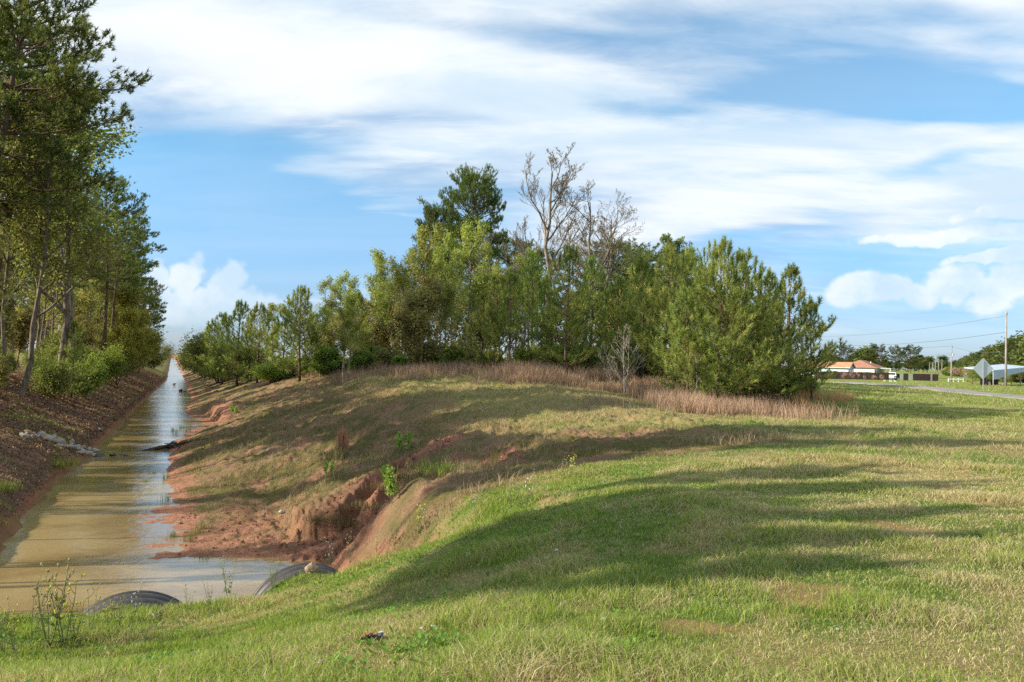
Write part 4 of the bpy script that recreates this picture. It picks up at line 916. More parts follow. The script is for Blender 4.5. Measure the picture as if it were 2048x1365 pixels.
for k in range(38):
    s = 36 + k * 4.6 + _prng.uniform(-1.6, 1.6); t = -9.5 - 11 * _prng.random() ** 1.3; x, y = xy(s, t)
    if s < 47: t -= 3
    kd = ['tall_pine%d' % (k % 3), 'broadleaf%d' % (k % 3), 'broadleaf%d' % ((k + 1) % 3), 'thicket%d' % (k % 2)][_prng.integers(0, 4)]
    H = {'t': _prng.uniform(17, 22), 'b': _prng.uniform(14, 19)}[kd[0]] if not kd.startswith('thicket') else _prng.uniform(8, 12)
    plant(kd, 'pine_tree' if 'pine' in kd else 'broadleaf_tree', x, y, H, 'tall slim pine crowded in the left bank forest' if 'pine' in kd else 'olive broadleaf tree crowded in the left bank forest', cat='pine tree' if 'pine' in kd else 'tree', group='pines crowded in the left bank forest' if 'pine' in kd else 'broadleaf trees crowded in the left bank forest')
for k in range(48):
    s = 34 + k * 3.5 + _prng.uniform(-1.2, 1.2); t = -7.0 - 4.5 * _prng.random() - (1.6 if s < 60 else 0) + np.interp(s, [60, 200], [0, 2.6]); x, y = xy(s, t)
    kd = ('big_shrub', 'thicket0', 'bright_shrub', 'thicket1', 'big_shrub')[_prng.integers(0, 5)] if k % 2 else ('thicket0', 'big_shrub')[_prng.integers(0, 2)]
    plant(kd, 'shrub', x, y, (_prng.uniform(3, 4.6) if 'shrub' in kd else _prng.uniform(4, 7)) * (0.6 if s < 80 else 0.85), 'leafy bush in the undergrowth edging the left bank forest', cat='shrub', group='undergrowth bushes edging the left bank forest', wide=1.25)
# trees beside the viewer, out of the frame on the left, that throw the shadows over the foreground
SH = [(840, 1165, 8.5, .8), (930, 1105, 9, .75), (1020, 1150, 8, .5), (1120, 1060, 9, .5), (1330, 1100, 8, .33), (1460, 1145, 7, .28), (1600, 1035, 9, .22), (1700, 1080, 8, .16), (1430, 955, 10, .42), (1600, 978, 10, .30),
      (1370, 872, 13, .55), (1600, 862, 13, .48), (1770, 888, 13.5, .4), (1100, 912, 12, .45), (980, 955, 11, .4), (1080, 812, 15, .7), (940, 790, 15, .6), (820, 805, 14, .6), (760, 960, 12, .6), (700, 860, 13, .7), (560, 1010, 11, .6), (620, 930, 12, .7), (880, 850, 13, .6), (480, 900, 12, .7)]
SH = [('shade_pine', (a, b), c, d) for a, b, c, d in SH] + [('broadleaf2', (130, 1130), 7.5, 0.6), ('broadleaf0', (60, 1010), 9, 0.6), ('broadleaf1', (330, 1170), 7, 0.6)]
for kd, (px, py), hc, wd in SH:                       # hc: height of the crown's middle; its shadow falls at the given spot
    p = G(px, py); q = p[:2] + SUN_AZ * hc / math.tan(SUN_EL)
    plant(kd, 'pine_tree' if 'pine' in kd else 'broadleaf_tree', q[0], q[1], hc / (0.92 if 'pine' in kd else 0.62), 'unseen tree beyond the left edge, placed for the shadow it throws', cat='tree', group='trees outside the left edge of the picture', wide=wd)
    pass
# ------------------------------------------------------------------ things
rng0 = np.random.default_rng(77)
M['plastic'] = plain('weathered_black_plastic', (0.055, 0.048, 0.045), 0.5, 0.35, var=0.35, scale=9)
M['inner'] = plain('pipe_inside', (0.03, 0.028, 0.026), 0.7)
M['stone'] = plain('pale_stone', (0.40, 0.36, 0.32), 0.9, 0.1, var=0.3, scale=9, bumps=0.5)
M['darkstone'] = plain('dark_wet_stone', (0.10, 0.085, 0.07), 0.6, 0.3, var=0.3, scale=9, bumps=0.5)
M['clay'] = plain('orange_stained_stone', (0.36, 0.25, 0.17), 0.9, 0.1, var=0.35, scale=12, bumps=0.6)
M['wood_grey'] = plain('weathered_wood', (0.30, 0.26, 0.22), 0.85, 0.1, var=0.3, scale=14)
M['wood_dark'] = plain('wet_dark_wood', (0.075, 0.055, 0.042), 0.8, 0.2, var=0.35, scale=14)
M['fence'] = plain('brown_fence_wood', (0.17, 0.105, 0.085), 0.85, 0.1, var=0.35, scale=1.3)
M['pole'] = plain('pole_wood', (0.30, 0.27, 0.25), 0.85, 0.1, var=0.3, scale=2)
M['galv'] = plain('galvanised_steel', (0.42, 0.44, 0.47), 0.45, 0.5, 0.35, var=0.1, scale=3, bumps=0.03)
M['canopy'] = plain('pale_blue_sheet_metal', (0.40, 0.47, 0.58), 0.6, 0.3, 0.0, var=0.08, scale=1, bumps=0.02)
M['signback'] = plain('bare_sign_aluminium', (0.50, 0.55, 0.62), 0.5, 0.4, 0.0, var=0.07, scale=2, bumps=0.02)
M['white'] = plain('white_paint', (0.78, 0.78, 0.76), 0.5, 0.4, var=0.06, scale=3, bumps=0.02)
M['teal_wall'] = plain('pale_teal_siding', (0.50, 0.66, 0.68), 0.8, 0.2, var=0.05, scale=1)
M['blue_wall'] = plain('blue_siding', (0.33, 0.48, 0.68), 0.8, 0.2, var=0.05, scale=1)
M['cream_wall'] = plain('off_white_siding', (0.68, 0.68, 0.66), 0.8, 0.2, var=0.05, scale=1)
M['roof_orange'] = plain('orange_shingles', (0.52, 0.27, 0.16), 0.9, 0.1, var=0.18, scale=1.5, bumps=0.4)
M['roof_shaded'] = plain('shaded_orange_shingles', (0.36, 0.18, 0.125), 0.9, 0.1, var=0.2, scale=1.5, bumps=0.4)  # orange shingles with the brown of their shaded slope put into the colour
M['glass'] = plain('dark_window_glass', (0.03, 0.035, 0.04), 0.1, 0.6, var=0.1, bumps=0)
M['tyre'] = plain('tyre_rubber', (0.025, 0.025, 0.025), 0.8)
M['dark_paint'] = plain('dark_car_paint', (0.035, 0.04, 0.05), 0.25, 0.6, var=0.1, bumps=0)
M['white_paint'] = plain('white_car_paint', (0.74, 0.74, 0.74), 0.3, 0.6, var=0.04, bumps=0)
M['red_lens'] = plain('red_lens', (0.45, 0.03, 0.02), 0.3, 0.5)
M['panel_dark'] = plain('dark_maroon_panel', (0.075, 0.045, 0.05), 0.7, 0.2, var=0.2, scale=1)
M['panel_green'] = plain('pale_green_panel', (0.40, 0.46, 0.33), 0.7, 0.2, var=0.1, scale=1)
M['yellow'] = plain('yellow_post_paint', (0.60, 0.45, 0.10), 0.6)
M['wire'] = plain('cable', (0.10, 0.11, 0.12), 0.6)
M['film'] = plain('white_foam', (0.52, 0.53, 0.57), 0.5, 0.4, var=0.3, scale=20, bumps=0.3)
M['bagdark'] = plain('black_crumpled_plastic', (0.05, 0.055, 0.05), 0.25, 0.6, var=0.4, scale=25, bumps=0.4)
M['orange'] = plain('orange_print', (0.42, 0.09, 0.045), 0.5, 0.3)
M['straw_stalk'] = plain('green_stalk', (0.17, 0.19, 0.07), 0.7, var=0.3, scale=20)
M['head'] = plain('seed_head', (0.32, 0.29, 0.14), 0.8, var=0.4, scale=60)
M['fluff'] = plain('white_seed_fluff', (0.55, 0.53, 0.48), 0.9, var=0.2)
M['yellow_head'] = plain('yellow_flower', (0.55, 0.48, 0.06), 0.7, var=0.2)

# ---- two ribbed culvert pipes coming out of the bank below the viewer
def culvert(t0, s_end, R, z0, label, rz=0.0):
    n = 84; L = 3.6; pitch = 0.29; m_ = 240
    a = np.linspace(0, 2 * math.pi, n, endpoint=False); k = np.linspace(0, L, m_)
    ph = (k / pitch) % 1.0; rr = R - 0.12 + 0.12 * np.abs(np.sin(np.pi * ph)) ** 0.5
    V = np.stack([np.repeat(k[:, None] * -1, n, 1), rr[:, None] * np.cos(a)[None], rr[:, None] * np.sin(a)[None]], -1).reshape(-1, 3)
    i = np.arange(m_ - 1)[:, None] * n; j = np.arange(n)[None]; j2 = (j + 1) % n
    Fq = np.stack([i + j, i + n + j, i + n + j2, i + j2], -1).reshape(-1, 4)
    x, y = xy(s_end, t0); o = empty('culvert_pipe', (x, y, z0), math.atan2(CC, CS) + rz); tag(o, label, 'culvert pipe', 'culvert pipes')
    link('ribbed_wall', make_mesh('ribbed_wall', V, [Fq], M['plastic'], None, True), o)
    V2 = np.stack([np.repeat(np.linspace(0.004, -L, 12)[:, None], n, 1), (R - 0.10) * np.tile(np.cos(a), (12, 1)), (R - 0.10) * np.tile(np.sin(a), (12, 1))], -1).reshape(-1, 3)
    i = np.arange(11)[:, None] * n; F2 = np.stack([i + j, i + j2, i + n + j2, i + n + j], -1).reshape(-1, 4)
    link('inner_wall', make_mesh('inner_wall', V2, [F2], M['inner'], None, True), o)
    ring = MB(); P = np.stack([np.zeros(n + 1), (R - 0.05) * np.cos(np.append(a, 0)), (R - 0.05) * np.sin(np.append(a, 0))], -1); ring.tube(P, 0.055, 8, cap=False); ring.build('end_lip', M['plastic'], o, True)
    return o
culvert(*PIPES[0], 'black ribbed culvert pipe at the bottom left, half sunk in muddy water')
culvert(*PIPES[1], 'black ribbed culvert pipe next to the red bank, right of the other pipe')

# ---- stones
def stone_mesh(seed, name, mat, flat=0.7, rough=0.3):
    r = np.random.default_rng(seed); me = bpy.data.meshes.new(name); import bmesh
    bm = bmesh.new(); bmesh.ops.create_icosphere(bm, subdivisions=3, radius=1.0); pl = nrm(r.normal(0, 1, (9, 3))); dd = r.uniform(0.55, 0.9, 9)
    for v in bm.verts:
        p = np.array(v.co)
        for q in range(9):
            e = p @ pl[q] - dd[q]
            if e > 0: p = p - pl[q] * e * 0.92
        p = p * (1 + rough * (vnoise(np.array([p[0] * 3 + seed]), np.array([p[1] * 3 + p[2] * 2.3]))[0] - 0.5)); v.co = (p[0], p[1] * 0.85, p[2] * flat)
    bm.to_mesh(me); bm.free(); me.materials.append(mat); return me
SM = [stone_mesh(i, 'stone', M['stone']) for i in range(4)]; DM2 = stone_mesh(19, 'stone', M['clay']); DM = [stone_mesh(10 + i, 'stone', M['darkstone'], 0.55) for i in range(3)]
def stone(me, px, py, size, label, name='rock', group=None, sink=0.25, cat='rock'):
    p = G(px, py); o = link(name, me); o.location = (p[0], p[1], max(ground_z(p[0], p[1]), -0.02) + size * (0.55 - sink)); o.rotation_euler = (rng0.uniform(-.4, .4), rng0.uniform(-.4, .4), rng0.uniform(0, 6.28))
    o.scale = (size * rng0.uniform(.8, 1.3), size, size * rng0.uniform(.8, 1.1)); return tag(o, label, cat, group)
rl = np.array([(36, 868), (70, 873), (105, 880), (130, 890), (160, 902), (188, 912)])
for k in range(120):
    u = rng0.random() ** 0.8 * 5; i = min(int(u), 4); p = rl[i] * (1 - (u - i)) + rl[i + 1] * (u - i) + rng0.normal(0, 1, 2) * (5.5, 3.2)
    stone((SM + [DM2])[k % 5], p[0], p[1], float(np.clip(0.09 * math.exp(rng0.normal(0, .45)), 0.04, 0.22)), 'pale stone in the line of rubble running down the left bank into the water', 'rubble_stone', 'rubble stones down the left bank')
for px, py, sz, lb in [(200, 914, .22, 'dark rock at the water end of the rubble line'), (226, 912, .20, 'flat dark rock in the water beyond the rubble line'), (243, 911, .11, 'small dark rock farthest out in the shallow riffle'), (252, 913, .14, 'last dark rock of the riffle, in mid channel'),
                       (348, 770, .30, 'single dark rock standing in the far water of the canal'), (361, 783, .34, 'larger of two dark rocks side by side in the canal'), (369, 784, .24, 'smaller of two dark rocks side by side in the canal'), (327, 755, .3, 'dark rock at the left edge of the far canal'), (201, 862, .2, 'pale pink stone at the foot of the left bank')]:
    stone(DM[int(px) % 3], px, py, sz, lb)
stone(stone_mesh(31, 'rock', M['clay'], 0.8, 0.5), 625, 1146, 0.15, 'orange and grey lump of broken concrete beside the right culvert pipe', 'concrete_lump', cat='concrete lump', sink=0.1)
stone(SM[1], 563, 1027, 0.11, 'pale stone lying alone on the red mud flat')
stone(SM[2], 1490, 826, 0.28, 'grey rock in the grass below the biggest pine')
for px, py, lb in [(895, 1245, 'crumpled white foam scrap in the shaded grass'), (843, 1260, 'small white scrap left of the crumpled foam'), (868, 1259, 'tiny white scrap just below the crumpled foam'), (1208, 1243, 'grey white plastic scrap in sunny grass at the bottom centre'), (1675, 1262, 'white plastic scrap in the dry grass at the bottom right'),
                   (1113, 1104, 'white scrap at the upper edge of the tree shadow'), (1250, 1168, 'thin pale scrap in the grass above the plastic scrap'), (1482, 877, 'tiny white scrap in the far shadow strip'), (640, 1330, 'dull pale scrap in the weeds near the bottom'), (1012, 1288, 'pale scrap low in the grass at the bottom middle')]:
    stone(stone_mesh(int(px), 'litter', M['film'], 0.35, 0.9), px, py, rng0.uniform(0.014, 0.027), lb, 'litter_scrap', cat='litter', sink=-0.3)
def crumpled_bag():
    p = G(743, 1283); o = empty('crumpled_bag', (p[0], p[1], p[2] + 0.03), 0.3); tag(o, 'crumpled black snack bag with orange print lying in the near grass', 'litter')
    me = stone_mesh(91, 'bag_body', M['bagdark'], 0.45, 1.3); b = link('bag_body', me, o); b.scale = (0.075, 0.055, 0.06)
    for q, (dx, dy, mt) in enumerate([(-0.035, -0.045, 'orange'), (0.02, -0.05, 'orange'), (0.062, -0.02, 'film')]):
        mb = MB(); r = np.random.default_rng(q); P = np.array([[-1, -.6, 0], [0.1, -.8, .3], [1, -.4, .1], [.8, .6, .4], [-.1, .7, .1], [-.9, .5, .35]]) * [0.02, 0.016, 0.02] + [dx, dy, 0.035]
        mb.add(np.vstack([P, P - [0, 0, 0.004]]), [[0, 1, 4, 5], [1, 2, 3, 4], [6, 11, 10, 7], [7, 10, 9, 8], [0, 6, 7, 1], [1, 7, 8, 2], [2, 8, 9, 3], [3, 9, 10, 4], [4, 10, 11, 5], [5, 11, 6, 0]]); mb.build('print_patch', M[mt], o)
crumpled_bag()

# ---- drift wood on the mud spit, board and sticks by the pipes
def log(pa, pb, r, label, mat='wood_dark', name='driftwood', lift=0.06):
    a, b = G(*pa), G(*pb); a = a + [0, 0, lift]; b = b + [0, 0, lift]; u = np.linspace(0, 1, 9)[:, None]; P = a * (1 - u) + b * u + np.c_[rng0.normal(0, .02, (9, 2)), np.abs(rng0.normal(0, .025, 9))]
    mb = MB(); mb.tube(P - a, np.linspace(r, r * 0.45, 9), 7); i = 5; q = P[i] - a; mb.tube(np.array([q, q + [0.12, 0.05, 0.10], q + [0.2, 0.06, 0.2]]), [r * .5, r * .35, r * .15], 5)
    o = mb.build(name, M[mat], None, True, tuple(a)); return tag(o, label, 'driftwood')
log((312, 901), (352, 889), 0.09, 'dark log at the tip of the mud spit in the canal'); log((335, 897), (385, 884), 0.06, 'dark branch lying along the top of the mud spit'); log((350, 893), (420, 880), 0.05, 'long thin branch at the landward end of the mud spit')
log((360, 898), (330, 890), 0.04, 'short dark stick across the mud spit'); log((230, 1248), (262, 1238), 0.012, 'pale stick lying against the left culvert pipe', 'wood_grey', lift=0.02); log((300, 1240), (330, 1232), 0.013, 'bent grey stick behind the seeding weeds', 'wood_grey', lift=0.02)
def board():
    a = np.array([*xy(13.1, -1.35), 0.98]); mb = MB(); mb.box((0, 0, 0), (0.62, 0.16, 0.03), col=None, bev=0.004); o = mb.build('board', M['wood_grey'], None, loc=tuple(a)); o.rotation_euler = (0.25, -0.28, 0.12); tag(o, 'weathered grey board lying over the left culvert pipe', 'board')
board()

# ---- plants one can tell apart
def seed_weed(seed, H=0.7, stems=3, fluffy=False):
    r = np.random.default_rng(seed); st_ = MB(); hd = MB(); lf = MB(); me_h = []
    for q in range(stems):
        a = r.uniform(0, 6.28); d = nrm([math.cos(a) * 0.22, math.sin(a) * 0.22, 1]); P = curve(np.array([0, 0, -0.02]), d, nrm(d + [0, 0, 0.5]), H * r.uniform(0.65, 1), 7, r, 0.06); st_.tube(P, np.linspace(0.0055, 0.0028, 7), 5)
        tips = [P[-1]]
        for k in range(5):
            i = 3 + k % 4; aa = r.uniform(0, 6.28); Q = curve(P[i], nrm([math.cos(aa), math.sin(aa), 0.9]), [0, 0, 1], H * r.uniform(0.10, 0.24), 4, r, 0.08); st_.tube(Q, np.linspace(0.003, 0.0018, 4), 4); tips.append(Q[-1])
        for tp in tips:
            for w_ in range(2):
                c = tp + r.normal(0, 0.008, 3) * w_; s_ = r.uniform(0.006, 0.011); u = np.linspace(-1, 1, 5); hd.tube(np.array([c + [0, 0, s_ * k * 1.5] for k in u]), s_ * np.sqrt(np.clip(1.05 - u ** 2, 0.05, 1)), 6)
        for k in range(5):
            i = r.integers(0, 4); aa = r.uniform(0, 6.28); L = r.uniform(0.05, 0.12); dv = np.array([math.cos(aa), math.sin(aa), r.uniform(-.2, .5)]); sv = np.array([-math.sin(aa), math.cos(aa), 0]) * L * 0.22
            c = P[i]; lf.add([c, c + dv * L * .5 + sv, c + dv * L, c + dv * L * .5 - sv], [[0, 1, 2, 3]], (0.12, 0.19, 0.05))
    return st_.mesh('weed_stem', M['straw_stalk'], True), hd.mesh('weed_heads', M['fluff'] if fluffy == 1 else (M['yellow_head'] if fluffy == 2 else M['head'])), lf.mesh('weed_leaves', M['grass'], colors=True)
WD = [seed_weed(1, 0.7, 3), seed_weed(2, 0.7, 4, 2), seed_weed(3, 0.7, 2, 1), seed_weed(4, 0.7, 5)]
WL = [(97, 1126, 1296, 3, 'tallest bunch of seeding weeds against the muddy water, bottom left'), (126, 1140, 1296, 1, 'seeding weed with clustered heads just right of the tallest bunch'), (28, 1205, 1310, 1, 'yellow flowered weed near the bottom left corner'), (62, 1192, 1300, 0, 'thin branched weed between the corner and the tallest bunch'), (6, 1182, 1306, 0, 'weed stem cut by the left edge of the picture'),
      (148, 1186, 1285, 1, 'yellow flowered weed in front of the left end of the left pipe'), (181, 1180, 1272, 0, 'brown headed weed before the middle of the left pipe'), (214, 1196, 1262, 1, 'small yellow weed before the left pipe'), (237, 1192, 1262, 3, 'bushy little weed before the left pipe'), (264, 1168, 1250, 2, 'pale stemmed weed with white heads rising over the left pipe'),
      (378, 1176, 1232, 0, 'thin dark weed at the right end of the left pipe'), (420, 1165, 1222, 0, 'wispy weed in the grass edge between the pipes'), (457, 1122, 1206, 0, 'dark slender weed standing between the two pipes'), (545, 1120, 1178, 3, 'green weed on the grass edge in front of the right pipe'), (662, 1078, 1150, 2, 'white headed weed above the concrete lump'),
      (700, 1070, 1128, 0, 'weed on the grass edge under the gully'), (752, 1062, 1105, 2, 'weed with pale heads below the gully mouth'), (789, 1038, 1092, 3, 'leafy weed below the gully'), (836, 1000, 1070, 1, 'forked weed standing in front of the gully wall'), (853, 1012, 1062, 2, 'white headed weed beside the forked one'), (906, 1000, 1042, 0, 'short weed right of the gully'),
      (948, 985, 1028, 2, 'thin weed with white heads on the shoulder of the slope'), (1052, 940, 1018, 2, 'tall weed with white heads at the top of the near slope'), (1036, 958, 1016, 0, 'dry weed left of the tall white headed one'), (1142, 905, 958, 1, 'yellow headed weed farthest up the slope'), (1128, 918, 958, 0, 'dry weed beside the farthest yellow headed one'),
      (1240, 1040, 1072, 2, 'single short seed stalk in the middle of the shadow'), (1022, 968, 1018, 0, 'thin weed stalk behind the tall white headed one')]
for px, ty, by, kd, lb in WL:
    p = G(px, by); d = (p - EYE) @ _f; H = max(0.15, (by - ty) * d / F_PX); o = empty('seeding_weed', (p[0], p[1], ground_z(p[0], p[1])), rng0.uniform(0, 6.28), H / 0.7); tag(o, lb, 'weed', 'seeding weeds standing on the near slope')
    for nm, me in zip(('stem', 'seed_heads', 'leaves'), WD[kd]): link(nm, me, o)
def clump(name, px, by, H, n, colA, colB, label, cat, spread=0.12, lean=0.15, wd=0.012, wet=False, seed=0):
    r = np.random.default_rng(seed + int(px)); p = G(px, by); z = ground_z(p[0], p[1]); z = max(z, -0.05) if wet else z
    x = r.normal(0, spread, n); y = r.normal(0, spread, n); k = r.random(n); col = lerp(np.array(colA), np.array(colB), k)
    V, F, C = blades(x, y, np.zeros(n), H * r.uniform(0.55, 1.05, n), np.full(n, wd), col, r.uniform(0, lean, n), r, 2)
    return tag(link(name, make_mesh(name, V, F, M['dry'] if not wet else M['grass'], C), None, (p[0], p[1], z)), label, cat)
clump('dry_grass_clump', 684, 912, 1.15, 170, (0.34, 0.17, 0.10), (0.58, 0.36, 0.22), 'tall rusty brown broom grass standing alone on the right bank', 'grass clump', 0.085, 0.16, 0.016)
clump('dry_grass_clump', 676, 920, 0.55, 160, (0.22, 0.22, 0.07), (0.48, 0.42, 0.22), 'low straw tuft at the foot of the rusty broom grass', 'grass clump', 0.18, 0.9, 0.012)
for px, py, h, lb in [(352, 868, .5, 'green reed tuft at the end of the small red bay'), (362, 858, .45, 'green reed tuft just beyond the first one at the red bay'), (376, 866, .9, 'tall dark sedge standing in the red bay'), (345, 862, .35, 'short reeds in the water before the red bay'),
                      (334, 1003, .4, 'sparse rushes in the water beside the mud flat'), (330, 960, .35, 'rushes at the water edge below the mud spit'), (290, 965, .25, 'few rush tips out in the water'), (305, 948, .22, 'tiny rush tips in mid water'), (345, 1075, .22, 'thin tuft at the near edge of the mud flat'), (404, 1060, .3, 'green tuft on the red mud'), (377, 1085, .35, 'bright green tuft beside the puddle on the red mud'), (408, 1118, .2, 'tuft at the lower edge of the red mud'), (392, 1070, .22, 'small tuft in the middle of the red mud')]:
    clump('reed_tuft', px, py, h, 46, (0.07, 0.10, 0.03), (0.22, 0.27, 0.07), lb, 'reeds', 0.10, 0.35, 0.009, True)
for px, py, lb in [(700, 1052, 'straw tuft on the left lip of the gully'), (735, 1022, 'brown tuft on the lip of the red gully wall'), (770, 985, 'dark tuft on the gully lip below the sapling'), (820, 960, 'dry tuft above the middle of the gully'), (640, 1068, 'low dry tuft over the red cut bank'), (850, 940, 'dark weedy tuft above the gully head')]:
    clump('grass_tuft', px, py, 0.22, 260, (0.10, 0.08, 0.03), (0.34, 0.28, 0.13), lb, 'grass clump', 0.26, 1.2, 0.010)
for px, py, h in [(30, 975, .5), (110, 915, .55), (125, 935, .4), (12, 1010, .35), (232, 830, .4), (60, 935, .4)]:
    pass
clump('grass_tuft', 118, 934, 0.42, 420, (0.10, 0.15, 0.03), (0.36, 0.40, 0.10), 'bright green tuft on the left bank below the rubble line', 'grass clump', 0.34, 0.9, 0.012)
clump('grass_tuft', 10, 985, 0.36, 300, (0.12, 0.18, 0.03), (0.40, 0.42, 0.12), 'yellow green tuft on the left bank at the picture edge', 'grass clump', 0.22, 0.8, 0.012)
clump('grass_tuft', 893, 945, 0.26, 500, (0.12, 0.18, 0.03), (0.36, 0.42, 0.10), 'green grass fringe overhanging the head of the gully', 'grass clump', 0.42, 0.7, 0.010)
for px, py, h, lb in [(655, 955, .8, 'little leafy sapling with a bright green top on the right bank'), (806, 905, 1.0, 'leaning sapling with pale green leaves on the right bank'), (787, 1000, 1.1, 'drooping green sapling in front of the red gully wall'), (470, 835, .9, 'small bright sapling near the eroded red edge')]:
    p = G(px, py); plant('leafy_sapling', 'sapling', p[0], p[1], h, lb, cat='sapling', wide=0.8)

# ---- road sign seen from behind, small sign, utility poles and wires
def diamond_sign(px, depth, cy, diag, label, post='galv', face='signback', lean=0.0):
    x, y, z = at(px, depth); c = unproj(px, cy, depth); o = empty('road_sign', (x, y, z), 0.06); tag(o, label, 'road sign'); h = c[2] - z; r = diag / 2
    mb = MB(); rc = 0.10 * r; P = []
    for q in range(4):
        a = math.pi / 2 * q
        for da in (-0.7, -0.25, 0.25, 0.7): P.append((math.cos(a) * (r - rc * 1.4) + math.cos(a + da) * rc, math.sin(a) * (r - rc * 1.4) + math.sin(a + da) * rc))
    P = np.array(P); n = len(P); F_ = np.c_[P[:, 0], np.zeros(n), P[:, 1]]; B_ = F_ + [0, 0.012, 0]; V = np.vstack([F_, B_, [[0, 0, 0], [0, 0.012, 0]]]); fs = []
    for i in range(n): j = (i + 1) % n; fs += [[i, j, n + j, n + i]]
    mb.add(V, [np.array(fs), np.array([[2 * n, (i + 1) % n, i] for i in range(n)]), np.array([[2 * n + 1, n + i, n + (i + 1) % n] for i in range(n)])])
    pl = mb.build('plate', M[face], o, loc=(0, 0.03, h))
    pb = MB(); pb.box((0, 0, (h + r * 0.75) / 2 - 0.15), (0.075, 0.05, h + r * 0.75 + 0.3)); pb.build('post', M[post], o)
    bb = MB(); [bb.box((0, -0.035, h + q * r * 0.5), (0.09, 0.02, 0.05)) for q in (-1, 1)]; bb.build('bracket', M['galv'], o)
    if lean: o.rotation_euler = (0, lean, 0.3)
diamond_sign(1967, 78, 738, 2.1, 'large grey diamond warning sign seen from behind at the right')
diamond_sign(1934, 120, 752, 1.1, 'small pale diamond sign on a leaning yellow post', 'yellow', 'signback', -0.1)
def pole(px, depth, topy, label, r=0.13, arm=False, lamp=False, group='utility poles along the far road'):
    x, y, z = at(px, depth); H = unproj(px, topy, depth)[2] - z; o = empty('utility_pole', (x, y, z)); tag(o, label, 'utility pole', group)
    mb = MB(); mb.tube(np.array([[0, 0, -0.3], [0, 0, H * 0.5], [0, 0, H]]), [r * 1.15, r, r * 0.7], 10); mb.build('pole', M['pole'], o, True)
    mb = MB(); mb.tube(np.array([[0.12, 0, H - 0.5], [0.12, 0, H - 0.25]]), 0.05, 6); mb.build('insulator', M['galv'], o)
    if arm: mb = MB(); mb.box((0, -r, H - 0.7), (2.0, 0.1, 0.12)); mb.build('crossarm', M['pole'], o)
    if lamp:
        mb = MB(); mb.tube(np.array([[0, 0, H * .72], [-0.5, 0, H * .78], [-0.9, 0, H * .76]]), 0.03, 5); mb.build('bracket', M['galv'], o); mb = MB(); mb.tube(np.array([[0.25, 0, H * .70], [0.25, 0, H * .77]]), [0.2, 0.16], 10); mb.build('transformer', M['galv'], o)
    return np.array([x, y, z + H])
T1 = pole(2012, 98, 622, 'tall near utility pole rising right of the diamond sign', 0.12)
T2 = pole(1903, 140, 690, 'mid distance utility pole with a transformer beside the tree line', 0.12, lamp=True)
T3 = pole(1590, 190, 676, 'utility pole hidden behind the open pine at the end of the wood', 0.13)
far = []
for q, (px, ty, d) in enumerate([(1884, 719, 330), (1877, 718, 370), (1871, 722, 420), (1865, 725, 480), (1859, 727, 540), (1853, 730, 620), (1848, 732, 700), (1843, 733, 790)]):
    far.append(pole(px, d, ty, ('nearest pole of the receding row, with a crossarm', 'second pole of the receding row, with a crossarm', 'third pole of the receding row', 'fourth pole of the receding row', 'fifth pole of the receding row', 'sixth pole of the receding row', 'seventh pole of the receding row', 'smallest and farthest pole of the receding row')[q], 0.15, arm=q < 2))
def wire(a, b, sag, label, r=0.018):
    u = np.linspace(0, 1, 40)[:, None]; P = a * (1 - u) + b * u; P[:, 2] -= sag * 4 * (u * (1 - u))[:, 0]; mb = MB(); mb.tube(P - a, r, 4); tag(mb.build('overhead_cable', M['wire'], None, loc=tuple(a)), label, 'cable')
wire(T1 + [0, 0, -0.6], T3 + [0, 0, 0.5], 1.0, 'upper overhead cable from the tall pole towards the pines', 0.016); wire(T1 + [0, 0, -2.6], T3 + [0, 0, -0.8], 1.3, 'lower overhead cable from the tall pole towards the pines', 0.022)
wire(T2 + [0, 0, -0.2], T3 + [0, 0, -1.6], 0.8, 'overhead cable from the transformer pole to the left', 0.02); wire(T2 + [0, 0, -0.2], T1 + [0, 0, -5.0], 0.5, 'overhead cable from the transformer pole to the tall pole', 0.016); wire(T2 + [0, 0, -2.0], far[0] + [0, 0, -0.4], 1.0, 'overhead cable from the transformer pole to the far row', 0.02)

